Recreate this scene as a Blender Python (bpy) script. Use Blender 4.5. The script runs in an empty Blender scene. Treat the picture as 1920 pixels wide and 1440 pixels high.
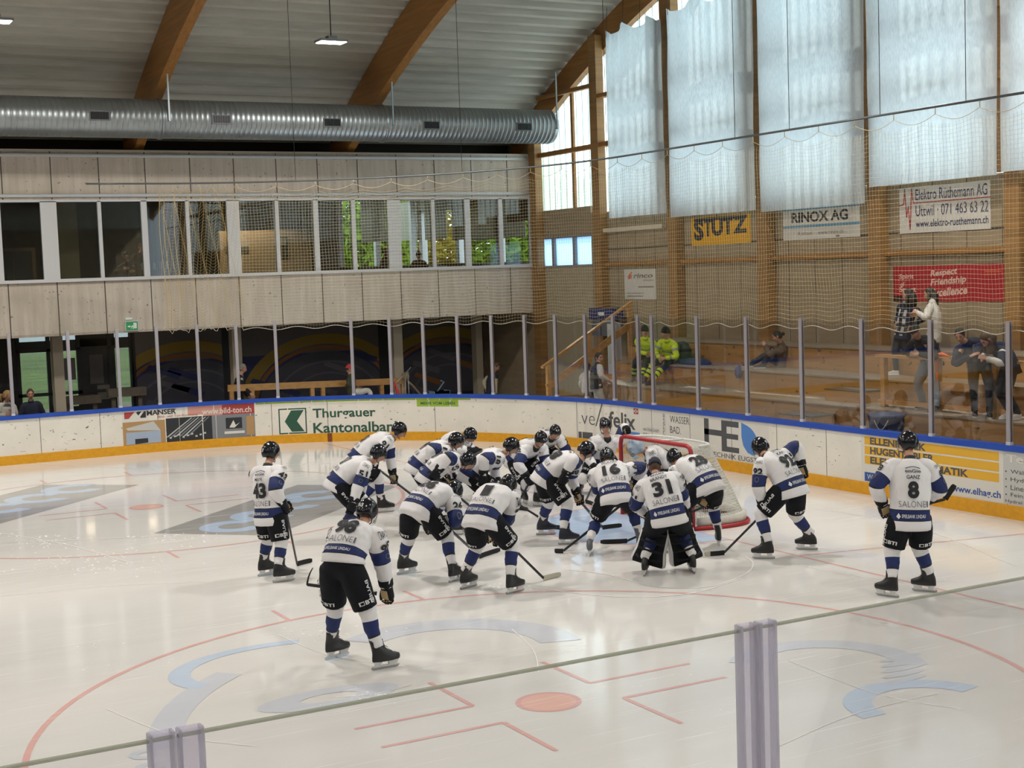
import bpy, bmesh, math, random
from math import sin, cos, pi, sqrt, atan2, radians, exp
from mathutils import Vector as V, Matrix, noise
random.seed(7)
SC = bpy.context.scene
COL = SC.collection
# ------------------------------------------------------------ camera
CP = V((-12.3296, -18.0987, 3.8869)); YAW, PIT, ROL, FPX = 0.5003, 0.0775, -0.0345, 2701.8
_f = V((sin(YAW)*cos(PIT), cos(YAW)*cos(PIT), -sin(PIT))); _r = V((cos(YAW), -sin(YAW), 0)); _u = _r.cross(_f)
CF = _f; CR = cos(ROL)*_r+sin(ROL)*_u; CU = -sin(ROL)*_r+cos(ROL)*_u
cam = bpy.data.objects.new('camera', bpy.data.cameras.new('camera')); COL.objects.link(cam)
cam.data.sensor_width = 36.0; cam.data.lens = FPX*36/1920; cam.data.clip_end = 400
cam.matrix_world = Matrix((( CR.x, CU.x, -CF.x, CP.x), (CR.y, CU.y, -CF.y, CP.y), (CR.z, CU.z, -CF.z, CP.z), (0, 0, 0, 1)))
SC.camera = cam
# ------------------------------------------------------------ world, sun, exposure
w = bpy.data.worlds.new('sky'); SC.world = w; w.use_nodes = True
bg = w.node_tree.nodes['Background']; bg.inputs['Color'].default_value = (0.80, 0.92, 1.0, 1); bg.inputs['Strength'].default_value = 3.3
sun = bpy.data.objects.new('sun', bpy.data.lights.new('sun', 'SUN')); COL.objects.link(sun)
sun.data.energy = 8.0; sun.data.angle = 0.02; sun.data.color = (1.0, 0.93, 0.80)
sun.rotation_euler = V((-0.35, -0.72, -0.60)).to_track_quat('-Z', 'Y').to_euler()
vs = SC.view_settings; vs.view_transform = 'Standard'; vs.look = 'None'; vs.gamma = 1.0; vs.use_curve_mapping = False; vs.exposure = 0.0
SC.cycles.transparent_max_bounces = 40; SC.cycles.max_bounces = 8
LAMP_W = 285.0; LAMP_COL = (1.0, 0.96, 0.90)

# ------------------------------------------------------------ helpers
def ray(u, v):
    return CR*((u-960)/FPX) - CU*((v-720)/FPX) + CF
def on_x(u, v, x): d = ray(u, v); return CP+d*((x-CP.x)/d.x)
def on_y(u, v, y): d = ray(u, v); return CP+d*((y-CP.y)/d.y)
def on_z(u, v, z=0.0): d = ray(u, v); return CP+d*((z-CP.z)/d.z)
def hexc(h):
    h = h.lstrip('#'); c = [int(h[i:i+2], 16)/255 for i in (0, 2, 4)]
    return tuple(x/12.92 if x <= 0.04045 else ((x+0.055)/1.055)**2.4 for x in c)+(1,)
MATS = {}
def mat(name, col, rough=0.6, metal=0.0, var=0.0, scale=(4, 4, 4), bump=0.0, bscale=None, spec=0.5, col2=None, trans=0.0, emit=None):
    """principled material with an optional stretched-noise colour variation and bump"""
    if name in MATS: return MATS[name]
    m = bpy.data.materials.new(name); MATS[name] = m; m.use_nodes = True
    nt = m.node_tree; b = nt.nodes['Principled BSDF']
    c = hexc(col) if isinstance(col, str) else col
    b.inputs['Base Color'].default_value = c; b.inputs['Roughness'].default_value = rough; b.inputs['Metallic'].default_value = metal
    b.inputs['Specular IOR Level'].default_value = spec
    if emit: b.inputs['Emission Color'].default_value = c; b.inputs['Emission Strength'].default_value = emit
    if var or col2 or bump:
        tc = nt.nodes.new('ShaderNodeTexCoord'); mp = nt.nodes.new('ShaderNodeMapping'); mp.inputs['Scale'].default_value = scale
        nz = nt.nodes.new('ShaderNodeTexNoise'); nz.inputs['Scale'].default_value = 1.0; nz.inputs['Detail'].default_value = 5; nz.inputs['Roughness'].default_value = 0.6
        nt.links.new(tc.outputs['Object'], mp.inputs['Vector']); nt.links.new(mp.outputs[0], nz.inputs['Vector'])
        if var or col2:
            rp = nt.nodes.new('ShaderNodeValToRGB'); rp.color_ramp.elements[0].position = 0.33; rp.color_ramp.elements[1].position = 0.67
            c2 = hexc(col2) if isinstance(col2, str) else (col2 or tuple(x*(1+var) for x in c[:3])+(1,))
            c1 = c if col2 else tuple(x*(1-var) for x in c[:3])+(1,)
            rp.color_ramp.elements[0].color = c1; rp.color_ramp.elements[1].color = c2
            nt.links.new(nz.outputs['Fac'], rp.inputs['Fac']); nt.links.new(rp.outputs['Color'], b.inputs['Base Color'])
        if bump:
            src = nz
            if bscale:
                mp2 = nt.nodes.new('ShaderNodeMapping'); mp2.inputs['Scale'].default_value = bscale
                src = nt.nodes.new('ShaderNodeTexNoise'); src.inputs['Scale'].default_value = 1.0; src.inputs['Detail'].default_value = 3
                nt.links.new(tc.outputs['Object'], mp2.inputs['Vector']); nt.links.new(mp2.outputs[0], src.inputs['Vector'])
            bp = nt.nodes.new('ShaderNodeBump'); bp.inputs['Strength'].default_value = bump; bp.inputs['Distance'].default_value = 0.02
            nt.links.new(src.outputs['Fac'], bp.inputs['Height']); nt.links.new(bp.outputs[0], b.inputs['Normal'])
    return m
def glass_mat(name, tint, refl=1.0, ior=1.45, rough=0.02):
    """thin clear sheet: straight-through transmission with fresnel reflection"""
    if name in MATS: return MATS[name]
    m = bpy.data.materials.new(name); MATS[name] = m; m.use_nodes = True; nt = m.node_tree; nt.nodes.clear()
    out = nt.nodes.new('ShaderNodeOutputMaterial'); mix = nt.nodes.new('ShaderNodeMixShader'); fr = nt.nodes.new('ShaderNodeFresnel'); fr.inputs['IOR'].default_value = ior
    tr = nt.nodes.new('ShaderNodeBsdfTransparent'); tr.inputs['Color'].default_value = tint; gl = nt.nodes.new('ShaderNodeBsdfGlossy'); gl.inputs['Roughness'].default_value = rough
    mu = nt.nodes.new('ShaderNodeMath'); mu.operation = 'MULTIPLY'; mu.inputs[1].default_value = refl
    nt.links.new(fr.outputs[0], mu.inputs[0]); nt.links.new(mu.outputs[0], mix.inputs[0]); nt.links.new(tr.outputs[0], mix.inputs[1]); nt.links.new(gl.outputs[0], mix.inputs[2]); nt.links.new(mix.outputs[0], out.inputs[0])
    return m
def sheet_mat(name, col, transl, transp=0.0, scale=None, var=0.0):
    """light-passing cloth / polycarbonate: diffuse + translucent + straight-through"""
    m = bpy.data.materials.new(name); MATS[name] = m; m.use_nodes = True; nt = m.node_tree; nt.nodes.clear()
    out = nt.nodes.new('ShaderNodeOutputMaterial'); d = nt.nodes.new('ShaderNodeBsdfDiffuse'); t = nt.nodes.new('ShaderNodeBsdfTranslucent'); p = nt.nodes.new('ShaderNodeBsdfTransparent')
    m1 = nt.nodes.new('ShaderNodeMixShader'); m2 = nt.nodes.new('ShaderNodeMixShader'); c = hexc(col)
    d.inputs['Color'].default_value = c; t.inputs['Color'].default_value = c; p.inputs['Color'].default_value = c
    m1.inputs[0].default_value = transl; m2.inputs[0].default_value = transp
    if scale:
        tc = nt.nodes.new('ShaderNodeTexCoord'); mp = nt.nodes.new('ShaderNodeMapping'); mp.inputs['Scale'].default_value = scale; mp.inputs['Rotation'].default_value = (0.5, 0, 0)
        nz = nt.nodes.new('ShaderNodeTexNoise'); nz.inputs['Scale'].default_value = 1; nz.inputs['Detail'].default_value = 4
        rp = nt.nodes.new('ShaderNodeValToRGB'); rp.color_ramp.elements[0].position = .35; rp.color_ramp.elements[1].position = .65
        rp.color_ramp.elements[0].color = tuple(x*(1-var) for x in c[:3])+(1,); rp.color_ramp.elements[1].color = c
        nt.links.new(tc.outputs['Object'], mp.inputs[0]); nt.links.new(mp.outputs[0], nz.inputs[0]); nt.links.new(nz.outputs['Fac'], rp.inputs[0]); nt.links.new(rp.outputs[0], t.inputs['Color'])
    nt.links.new(d.outputs[0], m1.inputs[1]); nt.links.new(t.outputs[0], m1.inputs[2]); nt.links.new(m1.outputs[0], m2.inputs[1]); nt.links.new(p.outputs[0], m2.inputs[2]); nt.links.new(m2.outputs[0], out.inputs[0])
    return m

def tag(o, label=None, cat=None, group=None, kind=None):
    if label: o['label'] = label
    if cat: o['category'] = cat
    if group: o['group'] = group
    if kind: o['kind'] = kind
    return o
def empty(name, loc=(0, 0, 0), label=None, cat=None, group=None):
    o = bpy.data.objects.new(name, None); COL.objects.link(o); o.location = loc; o.empty_display_size = 0.1
    return tag(o, label, cat, group)

class MB:
    """collects geometry of ONE mesh object"""
    def __init__(s): s.v = []; s.f = []; s.m = []; s.sm = []
    def add(s, vs, fs, m=0, smooth=False):
        b = len(s.v); s.v += [tuple(x) for x in vs]
        for i, f in enumerate(fs):
            s.f.append([b+k for k in f]); s.m.append(m[i] if isinstance(m, (list, tuple)) else m); s.sm.append(smooth)
        return s
    def quad(s, a, b, c, d, m=0): return s.add([a, b, c, d], [(0, 1, 2, 3)], m)
    def box(s, lo, hi, m=0, M=None):
        x0, y0, z0 = lo; x1, y1, z1 = hi
        vs = [V(p) for p in ((x0, y0, z0), (x1, y0, z0), (x1, y1, z0), (x0, y1, z0), (x0, y0, z1), (x1, y0, z1), (x1, y1, z1), (x0, y1, z1))]
        if M: vs = [M @ p for p in vs]
        return s.add(vs, [(0, 3, 2, 1), (4, 5, 6, 7), (0, 1, 5, 4), (1, 2, 6, 5), (2, 3, 7, 6), (3, 0, 4, 7)], m)
    def bar(s, a, b, w, h, m=0, up=(0, 0, 1)):
        a = V(a); b = V(b); d = b-a; L = d.length; d.normalize(); up = V(up)
        if abs(d.dot(up)) > 0.98: up = V((1, 0, 0))
        x = d.cross(up).normalized(); z = x.cross(d)
        M = Matrix(((x.x, d.x, z.x, a.x), (x.y, d.y, z.y, a.y), (x.z, d.z, z.z, a.z), (0, 0, 0, 1)))
        return s.box((-w/2, 0, -h/2), (w/2, L, h/2), m, M)
    def loft(s, rings, m=0, cap0=True, cap1=True, smooth=True, closed=True):
        n = len(rings[0]); vs = [p for r in rings for p in r]; fs = []; ms = []
        for i in range(len(rings)-1):
            for j in range(n if closed else n-1):
                k = (j+1) % n; fs.append((i*n+j, i*n+k, (i+1)*n+k, (i+1)*n+j)); ms.append(m[i] if isinstance(m, (list, tuple)) else m)
        if closed and cap0: fs.append(tuple(range(n-1, -1, -1))); ms.append(ms[0])
        if closed and cap1: b = (len(rings)-1)*n; fs.append(tuple(b+j for j in range(n))); ms.append(ms[len(rings)*n-n-1] if False else (m[-1] if isinstance(m, (list, tuple)) else m))
        return s.add(vs, fs, ms, smooth)
    def tube(s, pts, r, n=8, m=0, caps=True, smooth=True):
        pts = [V(p) for p in pts]; rings = []; N = len(pts); px = None
        for i, p in enumerate(pts):
            t = (pts[min(i+1, N-1)]-pts[max(i-1, 0)]).normalized()
            if px is None: px = t.cross(V((0, 0, 1)) if abs(t.z) < 0.9 else V((1, 0, 0))).normalized()
            else: px = (px-t*px.dot(t)).normalized()
            py = t.cross(px); rr = r[i] if isinstance(r, (list, tuple)) else r
            rings.append([p+px*(rr*cos(2*pi*j/n))+py*(rr*sin(2*pi*j/n)) for j in range(n)])
        return s.loft(rings, m, caps, caps, smooth)
    def build(s, name, mats, parent=None, label=None, cat=None, group=None, kind=None, loc=None):
        me = bpy.data.meshes.new(name); vs = s.v
        if loc is not None: loc = V(loc); vs = [tuple(V(p)-loc) for p in vs]
        me.from_pydata(vs, [], s.f)
        for x in (mats if isinstance(mats, (list, tuple)) else [mats]): me.materials.append(x)
        me.polygons.foreach_set('material_index', s.m); me.polygons.foreach_set('use_smooth', s.sm); me.update()
        o = bpy.data.objects.new(name, me); COL.objects.link(o)
        if loc is not None: o.location = loc
        if parent:
            o.parent = parent
            if parent.type == 'EMPTY' or True: o.matrix_parent_inverse = Matrix.Translation(-parent.location) if parent.parent is None else Matrix.Identity(4)
        return tag(o, label, cat, group, kind)

_tc = {}
def text_geo(txt, bold=0.0):
    """letters as flat polygons, bounding box scaled to the unit square"""
    k = (txt, bold)
    if k in _tc: return _tc[k]
    c = bpy.data.curves.new('t', 'FONT'); c.body = txt; c.size = 1; c.resolution_u = 3; c.offset = bold; c.fill_mode = 'FRONT'
    o = bpy.data.objects.new('t', c); COL.objects.link(o)
    me = bpy.data.meshes.new_from_object(o.evaluated_get(bpy.context.evaluated_depsgraph_get()))
    vs = [(v.co.x, v.co.y) for v in me.vertices]; fs = [tuple(p.vertices) for p in me.polygons]
    bpy.data.objects.remove(o); bpy.data.curves.remove(c); bpy.data.meshes.remove(me)
    x0 = min(v[0] for v in vs); x1 = max(v[0] for v in vs); y0 = min(v[1] for v in vs); y1 = max(v[1] for v in vs)
    vs = [((x-x0)/(x1-x0), (y-y0)/(y1-y0)) for x, y in vs]
    # make all faces wind the same way (counter-clockwise)
    out = []
    for f in fs:
        a = sum(vs[f[i]][0]*vs[f[(i+1) % len(f)]][1]-vs[f[(i+1) % len(f)]][0]*vs[f[i]][1] for i in range(len(f)))
        out.append(f if a > 0 else f[::-1])
    _tc[k] = (vs, out, (x1-x0)/(y1-y0)); return _tc[k]
def cut_geo(vs, fs, cuts):
    """cut flat polygons along x = c (axis 0) / y = c (axis 1) so they can follow a curved surface"""
    bm = bmesh.new(); bv = [bm.verts.new((x, y, 0)) for x, y in vs]
    for f in fs:
        try: bm.faces.new([bv[i] for i in f])
        except ValueError: pass
    for ax, c in cuts:
        no = V((1, 0, 0)) if ax == 0 else V((0, 1, 0)); co = no*c
        bmesh.ops.bisect_plane(bm, geom=bm.verts[:]+bm.edges[:]+bm.faces[:], plane_co=co, plane_no=no, dist=1e-5)
    bm.verts.index_update()
    r = [(v.co.x, v.co.y) for v in bm.verts], [tuple(v.index for v in f.verts) for f in bm.faces]; bm.free(); return r
def put_text(mb, txt, box, fn, m=0, bold=0.0, cuts=0, shear=0.0, vcuts=0):
    """write txt into box=(x0,x1,y0,y1) of the surface fn(x,y)->point"""
    vs, fs, _ = text_geo(txt, bold); x0, x1, y0, y1 = box
    if cuts or vcuts: vs, fs = cut_geo(vs, fs, [(0, (i+1)/(cuts+1)) for i in range(cuts)]+[(1, (i+1)/(vcuts+1)) for i in range(vcuts)])
    mb.add([fn(x0+(x1-x0)*x+shear*(y-.5), y0+(y1-y0)*y) for x, y in vs], fs, m)

# ------------------------------------------------------------ shared materials
WOOD = mat('glulam_wood', '#8f6a3c', 0.55, var=0.22, scale=(0.6, 0.6, 9), bump=0.1)
WOODX = mat('beam_wood', '#946630', 0.5, var=0.2, scale=(12, 0.7, 12))
WOODL = mat('light_timber', '#b98a50', 0.55, var=0.18, scale=(5, 1.2, 14))
PLY = mat('step_plywood', '#ab8049', 0.6, scale=(2.0, 0.8, 9), col2='#967040')
TREAD = mat('worn_tread', '#948571', 0.7, scale=(6, 0.7, 5), col2='#7f6f5a')
PANEL = mat('wall_panel', '#9b8a70', 0.75, scale=(1, 1.1, 7), col2='#8d7d64')
CONC = mat('board_marked_concrete', '#cabfb1', 0.85, scale=(7, 7, 0.5), col2='#b5a99a', bump=0.15)
def add_pores(m, scale, lo, hi, col):
    nt = m.node_tree; b = nt.nodes['Principled BSDF']; src = b.inputs['Base Color'].links[0].from_socket; tc = nt.nodes.new('ShaderNodeTexCoord')
    mp = nt.nodes.new('ShaderNodeMapping'); mp.inputs['Scale'].default_value = scale; nz = nt.nodes.new('ShaderNodeTexNoise'); nz.inputs['Scale'].default_value = 1; nz.inputs['Detail'].default_value = 2
    r = nt.nodes.new('ShaderNodeMapRange'); r.inputs[1].default_value = lo; r.inputs[2].default_value = hi; mi = nt.nodes.new('ShaderNodeMix'); mi.data_type = 'RGBA'; mi.inputs[7].default_value = hexc(col)
    for a, c in ((tc.outputs['Object'], mp.inputs[0]), (mp.outputs[0], nz.inputs[0]), (nz.outputs['Fac'], r.inputs[0]), (r.outputs[0], mi.inputs[0]), (src, mi.inputs[6]), (mi.outputs[2], b.inputs['Base Color'])): nt.links.new(a, c)
add_pores(CONC, (14, 14, 12), .66, .74, '#7d7266'); add_pores(CONC, (1.3, 1.3, .8), .5, .8, '#b0a495')
add_pores(PLY, (3.5, 6, 9), .68, .74, '#5c3f1f')
JOINT = mat('dark_joint', '#4a443d', 0.9)
WHITEM = mat('white_painted_metal', '#c9c9c9', 0.4)
STEEL = mat('galvanised_steel', '#9aa0a3', 0.32, 0.9, var=0.12, scale=(3, 1, 1))
ALU = mat('post_aluminium', '#a5a1a8', 0.35, 0.4)
DARK = mat('dark_frame', '#15171b', 0.5)
BLACK = mat('black_plastic', '#101114', 0.45)
BLUE = mat('blue_rail_plastic', '#1746a8', 0.35)
GLASS = glass_mat('clear_rink_glass', (0.90, 0.895, 0.885, 1), 0.12)
WGLASS = glass_mat('window_glass', (0.42, 0.45, 0.45, 1), 0.9)
# ================================================================= ICE
def ice_mat(name, col, mark=False):
    m = bpy.data.materials.new(name); m.use_nodes = True; nt = m.node_tree; b = nt.nodes['Principled BSDF']; L = nt.links.new
    tc = nt.nodes.new('ShaderNodeTexCoord')
    def noise_n(scale, rot, detail=4, rough=.6):
        mp = nt.nodes.new('ShaderNodeMapping'); mp.inputs['Scale'].default_value = scale; mp.inputs['Rotation'].default_value = (0, 0, rot)
        nz = nt.nodes.new('ShaderNodeTexNoise'); nz.inputs['Scale'].default_value = 1; nz.inputs['Detail'].default_value = detail; nz.inputs['Roughness'].default_value = rough
        L(tc.outputs['Object'], mp.inputs[0]); L(mp.outputs[0], nz.inputs[0]); return nz.outputs['Fac']
    def ramp(src, a, b_, inv=False):
        r = nt.nodes.new('ShaderNodeMapRange'); r.inputs[1].default_value = a; r.inputs[2].default_value = b_; L(src, r.inputs[0]); return r.outputs[0]
    def mth(op, a, b_):
        n = nt.nodes.new('ShaderNodeMath'); n.operation = op
        for i, x in enumerate((a, b_)):
            if isinstance(x, (int, float)): n.inputs[i].default_value = x
            else: L(x, n.inputs[i])
        return n.outputs[0]
    def mixc(f, a, b_):
        n = nt.nodes.new('ShaderNodeMix'); n.data_type = 'RGBA'
        if isinstance(f, float): n.inputs[0].default_value = f
        else: L(f, n.inputs[0])
        for i, x in ((6, a), (7, b_)):
            if isinstance(x, tuple): n.inputs[i].default_value = x
            else: L(x, n.inputs[i])
        return n.outputs[2]
    # skate cuts: thin stretched noise in several directions; snow dust: fine speckle inside cloudy patches
    s = None
    for k, (rot, ln) in enumerate(((0.35, 0.5), (-0.2, 0.35), (1.1, 0.6), (2.2, 0.45))):
        q = ramp(noise_n((ln, 38+7*k, 1), rot, 2, .5), .66, .74)
        s = q if s is None else mth('MAXIMUM', s, q)
    cloud = ramp(noise_n((.16, .5, 1), .3, 3), .42, .68)
    snow = mth('MULTIPLY', ramp(noise_n((17, 26, 1), .4, 3, .7), .62, .74), ramp(noise_n((.35, .8, 1), .2, 3), .55, .66))
    base = mixc(cloud, hexc(col), tuple(x*.90 for x in hexc(col)[:3])+(1,))
    white = hexc('#ecebe8')
    base = mixc(mth('MULTIPLY', s, .35 if not mark else .45), base, white); base = mixc(snow, base, white)
    L(base, b.inputs['Base Color'])
    rg = mth('ADD', mth('ADD', mth('MULTIPLY', cloud, .07), mth('MULTIPLY', s, .2)), mth('ADD', mth('MULTIPLY', snow, .4), .07)); L(rg, b.inputs['Roughness'])
    b.inputs['IOR'].default_value = 1.33
    bp = nt.nodes.new('ShaderNodeBump'); bp.inputs['Strength'].default_value = .035; bp.inputs['Distance'].default_value = .02
    L(noise_n((2.2, 7, 1), .25, 4, .65), bp.inputs['Height']); L(bp.outputs[0], b.inputs['Normal'])
    return m
mb = MB()
BX, BY, BR, BCX, BCY = 4.18, 15.15, 8.0, -3.82, 7.15
outl = [(-46, -BY), (BCX, -BY)]+[(BCX+BR*sin(a), -BCY-BR*cos(a)) for a in [i*pi/2/24 for i in range(1, 24)]]+[(BX, -BCY), (BX, BCY)]+[(BCX+BR*cos(a), BCY+BR*sin(a)) for a in [i*pi/2/24 for i in range(1, 24)]]+[(BCX, BY), (-46, BY)]
mb.add([(x, y, 0) for x, y in outl], [tuple(range(len(outl)))], 0)
ZM = .0016
def istrip(p, q, w, m, z=ZM):
    p = V((p[0], p[1], z)); q = V((q[0], q[1], z)); n = (q-p).cross(V((0, 0, 1))).normalized()*(w/2); mb.quad(p-n, q-n, q+n, p+n, m)
def crsm_(P, n):
    out = []
    for i in range(len(P)-1):
        p0, p1, p2, p3 = P[max(i-1, 0)], P[i], P[i+1], P[min(i+2, len(P)-1)]
        for k in range(n):
            t = k/n; out.append(.5*((2*p1)+(p2-p0)*t+(2*p0-5*p1+4*p2-p3)*t*t+(3*p1-p0-3*p2+p3)*t**3))
    return out+[P[-1]]
_zi = [0]
def iring(c, r0, r1, m, a0=0, a1=2*pi, n=72, z=ZM, sx=1, sy=1):
    _zi[0] += 1; z = z+.00004*_zi[0]
    for i in range(n):
        a, b = a0+(a1-a0)*i/n, a0+(a1-a0)*(i+1)/n
        P = lambda r, t: (c[0]+sx*r*cos(t), c[1]+sy*r*sin(t), z)
        if r0 == 0: mb.add([P(0, 0), P(r1, a), P(r1, b)], [(0, 1, 2)], m)
        else: mb.quad(P(r0, a), P(r1, a), P(r1, b), P(r0, b), m)
istrip((0, -BY+.02), (0, BY-1.28), .05, 1)
for sy in (-1, 1):
    c = (-6, 7*sy); iring(c, 4.47, 4.53, 1, n=110); iring(c, 0, .25, 2); iring(c, .25, .30, 1)
    for ax in (-1, 1):
        for ay in (-1, 1):
            cx, cy = c[0]+.62*ax, c[1]+.29*ay
            istrip((cx, cy), (cx+1.15*ax, cy), .05, 1, .0019); istrip((cx, cy), (cx, cy+.9*ay), .05, 1, .0022)
        for ay in (-1, 1):
            x = c[0]+.85*ax; y = c[1]+ay*sqrt(4.5**2-.85**2); istrip((x, y), (x, y+ay*.6), .05, 1, .0019)
    istrip((0, 3.3*sy), (4.15, 4.22*sy), .05, 1, .0019)
iring((0, 0), 0, 1.78, 3, pi/2, 3*pi/2, 40); iring((0, 0), 1.78, 1.83, 1, pi/2, 3*pi/2, 40)
# advertising painted under the ice
for (a, b, c_, d) in (((-5.39, 9.91), (-6.94, 11.30), (-14.9, 3.6), (-13.4, 2.1)), ((-6.61, 4.24), (-2.94, 7.70), (-1.45, 6.28), (-5.15, 2.80))):
    mb.quad(*[(p[0], p[1], ZM) for p in (a, b, c_, d)], 4)
for k in range(7):
    t = .5+k*1.15; p = (-6.2-t*.707, 10.62-t*.707)
    iring(p, .30, .62, 5, .6, 5.6, 22, .0022)
for k in range(4):
    t = .75+k*1.05; p = (-5.9+t*.70, 3.5+t*.69)
    iring(p, .25, .55, 5, .6, 5.6, 22, .0022)
iring((-6.05, -6.9), 3.15, 3.45, 6, 2.25, 2.95, 24); iring((-7.5, -4.3), .9, 1.1, 8, 1.2, 3.6, 24, ZM, 1.1, .8)
iring((-5.9, -4.9), .9, 1.35, 6, -.3, 2.2, 24); iring((-7.6, -5.7), .2, .5, 6, 0, 6.28, 20, ZM, 1.4, .6)
iring((-3.2, -7.55), .65, .95, 6, -.6, 2.4, 24); iring((-3.3, -9.0), .5, .75, 8, .2, 3.1, 24)
for k in range(5): iring((-2.45-.12*k, -7.75-.14*k), 0, .09, 6, 0, 6.28, 10, ZM, 3.0, .7)
for k in range(7):
    a = 2.95+.10*k; p = (-6+3.55*cos(a), -7+3.55*sin(a)); iring(p, .05, .13, 6, .4, 5.9, 12)
SCR = [[(1062, 1068), (1140, 1078), (1230, 1100), (1330, 1100), (1398, 1076), (1412, 1056), (1398, 1044)], [(1000, 1102), (1150, 1119), (1290, 1114), (1392, 1084)], [(0, 1000), (120, 1020), (250, 1057)], [(0, 1018), (170, 1012), (330, 1003)], [(70, 868), (300, 880), (620, 868)], [(420, 885), (560, 890), (760, 880)],
       [(630, 1308), (700, 1302), (772, 1284)], [(1420, 1010), (1560, 1030), (1700, 1046)], [(1440, 940), (1700, 985), (1900, 1060)], [(0, 1118), (190, 1100), (400, 1090)], [(1500, 1060), (1640, 1085), (1800, 1090)], [(520, 1190), (620, 1230), (760, 1250)], [(200, 1330), (330, 1380), (480, 1400)], [(1480, 1240), (1640, 1300), (1800, 1330)], [(960, 1180), (1000, 1220), (1010, 1260)], [(1460, 1400), (1600, 1340), (1760, 1300)]]
for k, pts in enumerate(SCR):
    P = crsm_([on_z(*q) for q in pts], 8)
    for a, b in zip(P, P[1:]): istrip(a, b, .010 if k > 5 else .018, 7, .0042+.00003*k)
rs = random.Random(3)
for cx, cy_, rx, ry, n in ((180, 1056, 170, 26, 150), (80, 1015, 90, 18, 70), (620, 1186, 90, 12, 40), (340, 1010, 90, 16, 60), (940, 1100, 60, 10, 30), (690, 1305, 70, 12, 40), (1100, 1040, 60, 10, 25)):
    for k in range(n):
        p = on_z(cx+rx*rs.gauss(0, .5), cy_+ry*rs.gauss(0, .5)); r_ = rs.uniform(.006, .022); h_ = rs.uniform(.004, .010)
        mb.add([(p.x-r_, p.y-r_*.6, .001), (p.x+r_, p.y-r_*.5, .001), (p.x+r_*.7, p.y+r_, .001), (p.x-r_*.8, p.y+r_*.8, .001), (p.x, p.y, h_)], [(0, 1, 4), (1, 2, 4), (2, 3, 4), (3, 0, 4)], 7)
ICE = [ice_mat('ice', '#dedbd7'), ice_mat('ice_red_line', '#dfb0aa', 1), ice_mat('ice_red_spot', '#e8bbae', 1), ice_mat('ice_crease_blue', '#b4c8e4', 1), ice_mat('ice_logo_grey', '#a2a19f', 1), ice_mat('ice_logo_blue', '#b3c6de', 1), ice_mat('ice_logo_violet', '#ced1d9', 1), mat('ice_shavings', '#e9e7e2', .6), ice_mat('ice_faded_blue', '#c3d1e4', 1)]
mb.build('floor', ICE, kind='structure')
mb = MB(); mb.box((-46, 14.9, -.12), (9.2, 30, -.02)); mb.box((3.9, -30, -.12), (9.2, 15.5, -.021)); mb.box((-46, -30, -.12), (5, -14.9, -.022))
mb.build('floor_concrete', mat('walkway_concrete', '#8d867c', .8, var=.15), kind='structure')

# ================================================================= SHELL
def deck(y):
    return 12.76-.0185*(y-3.7)**2 if y > 3.7 else 12.76-.006*(y-3.7)**2
ys = []; y = -27.0; k = 0
while y < 20.6:
    for dy, h in ((0, 0), (.11, 0), (.14, .15), (.33, .15)): ys.append((y+dy, h))
    y += .36
mb = MB()
rr = [[(x, yy, deck(yy)+h) for yy, h in ys] for x in (-46, 9.2)]
mb.loft(rr, 0, closed=False, smooth=False)
ys2 = [-27+i*.5 for i in range(96)]
mb.loft([[(x, yy, deck(yy)+.4) for yy in ys2] for x in (-46, 9.2)], 0, closed=False)
mb.build('ceiling', mat('roof_sheet', '#b4b1a6', .5, .1, var=.10, scale=(.8, 5, 5)), kind='structure')
def arch(x0, x1, dep, name, label):
    mb = MB(); rings = []
    for i in range(80):
        yy = -24+i*.565
        if yy > 20.4: break
        z = deck(yy)
        rings.append([(x0, yy, z-.004), (x1, yy, z-.004), (x1, yy, z-dep), (x0, yy, z-dep)])
    mb.loft(rings, 0, smooth=False); return mb.build(name, WOODX, label=label, cat='roof beam', group='curved roof beams')
arch(8.80, 9.0, .74, 'roof_beam', 'curved glulam roof beam standing against the big end window wall')
arch(3.0, 3.24, 1.12, 'roof_beam', 'curved glulam roof beam between the hanging lamp and the end wall')
arch(-2.8, -2.56, 1.12, 'roof_beam', 'curved glulam roof beam left of the hanging lamp')
for x in (-8.6, -14.4, -20.2, -26): arch(x, x+.24, 1.12, 'roof_beam', 'curved glulam roof beam far down the hall')
# hall walls the camera stands between
mb = MB(); mb.box((-46.3, -27, -.1), (-46, 28, 13)); mb.build('wall_west', PANEL, kind='structure')
mb = MB(); mb.box((-46, -27.2, -.1), (9.2, -27, 8.5)); mb.build('wall_near', PANEL, kind='structure')

# far building: concrete bands, window row, open ground floor
YF = 18.70
mb = MB()
mb.box((-46, YF, 6.06), (8.8, YF+.22, 7.24)); mb.box((-46, YF, 2.69), (8.8, YF+.22, 4.05))
mb.box((-46, YF+.2, 2.69), (9, 27.5, 3.0)); mb.box((-46, YF+.2, 7.0), (9, 27.5, 7.2))
for k in range(-30, 13):
    x = .87+1.165*k
    if x < 8.7:
        mb.box((x-.012, YF-.003, 6.06), (x+.012, YF+.01, 7.24), 1); mb.box((x-.012, YF-.003, 2.69), (x+.012, YF+.01, 4.05), 1)
mb.box((-46, YF-.01, 7.24), (8.8, YF+.25, 7.29), 2)
mb.build('wall_far', [CONC, JOINT, mat('pale_capping', '#b9b2a6', .6)], kind='structure')
mb = MB(); mb.box((-46, 20.4, 7.2), (9, 20.6, 8.3)); mb.build('wall_attic', mat('attic_dark', '#2a2622', .9), kind='structure')
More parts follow.
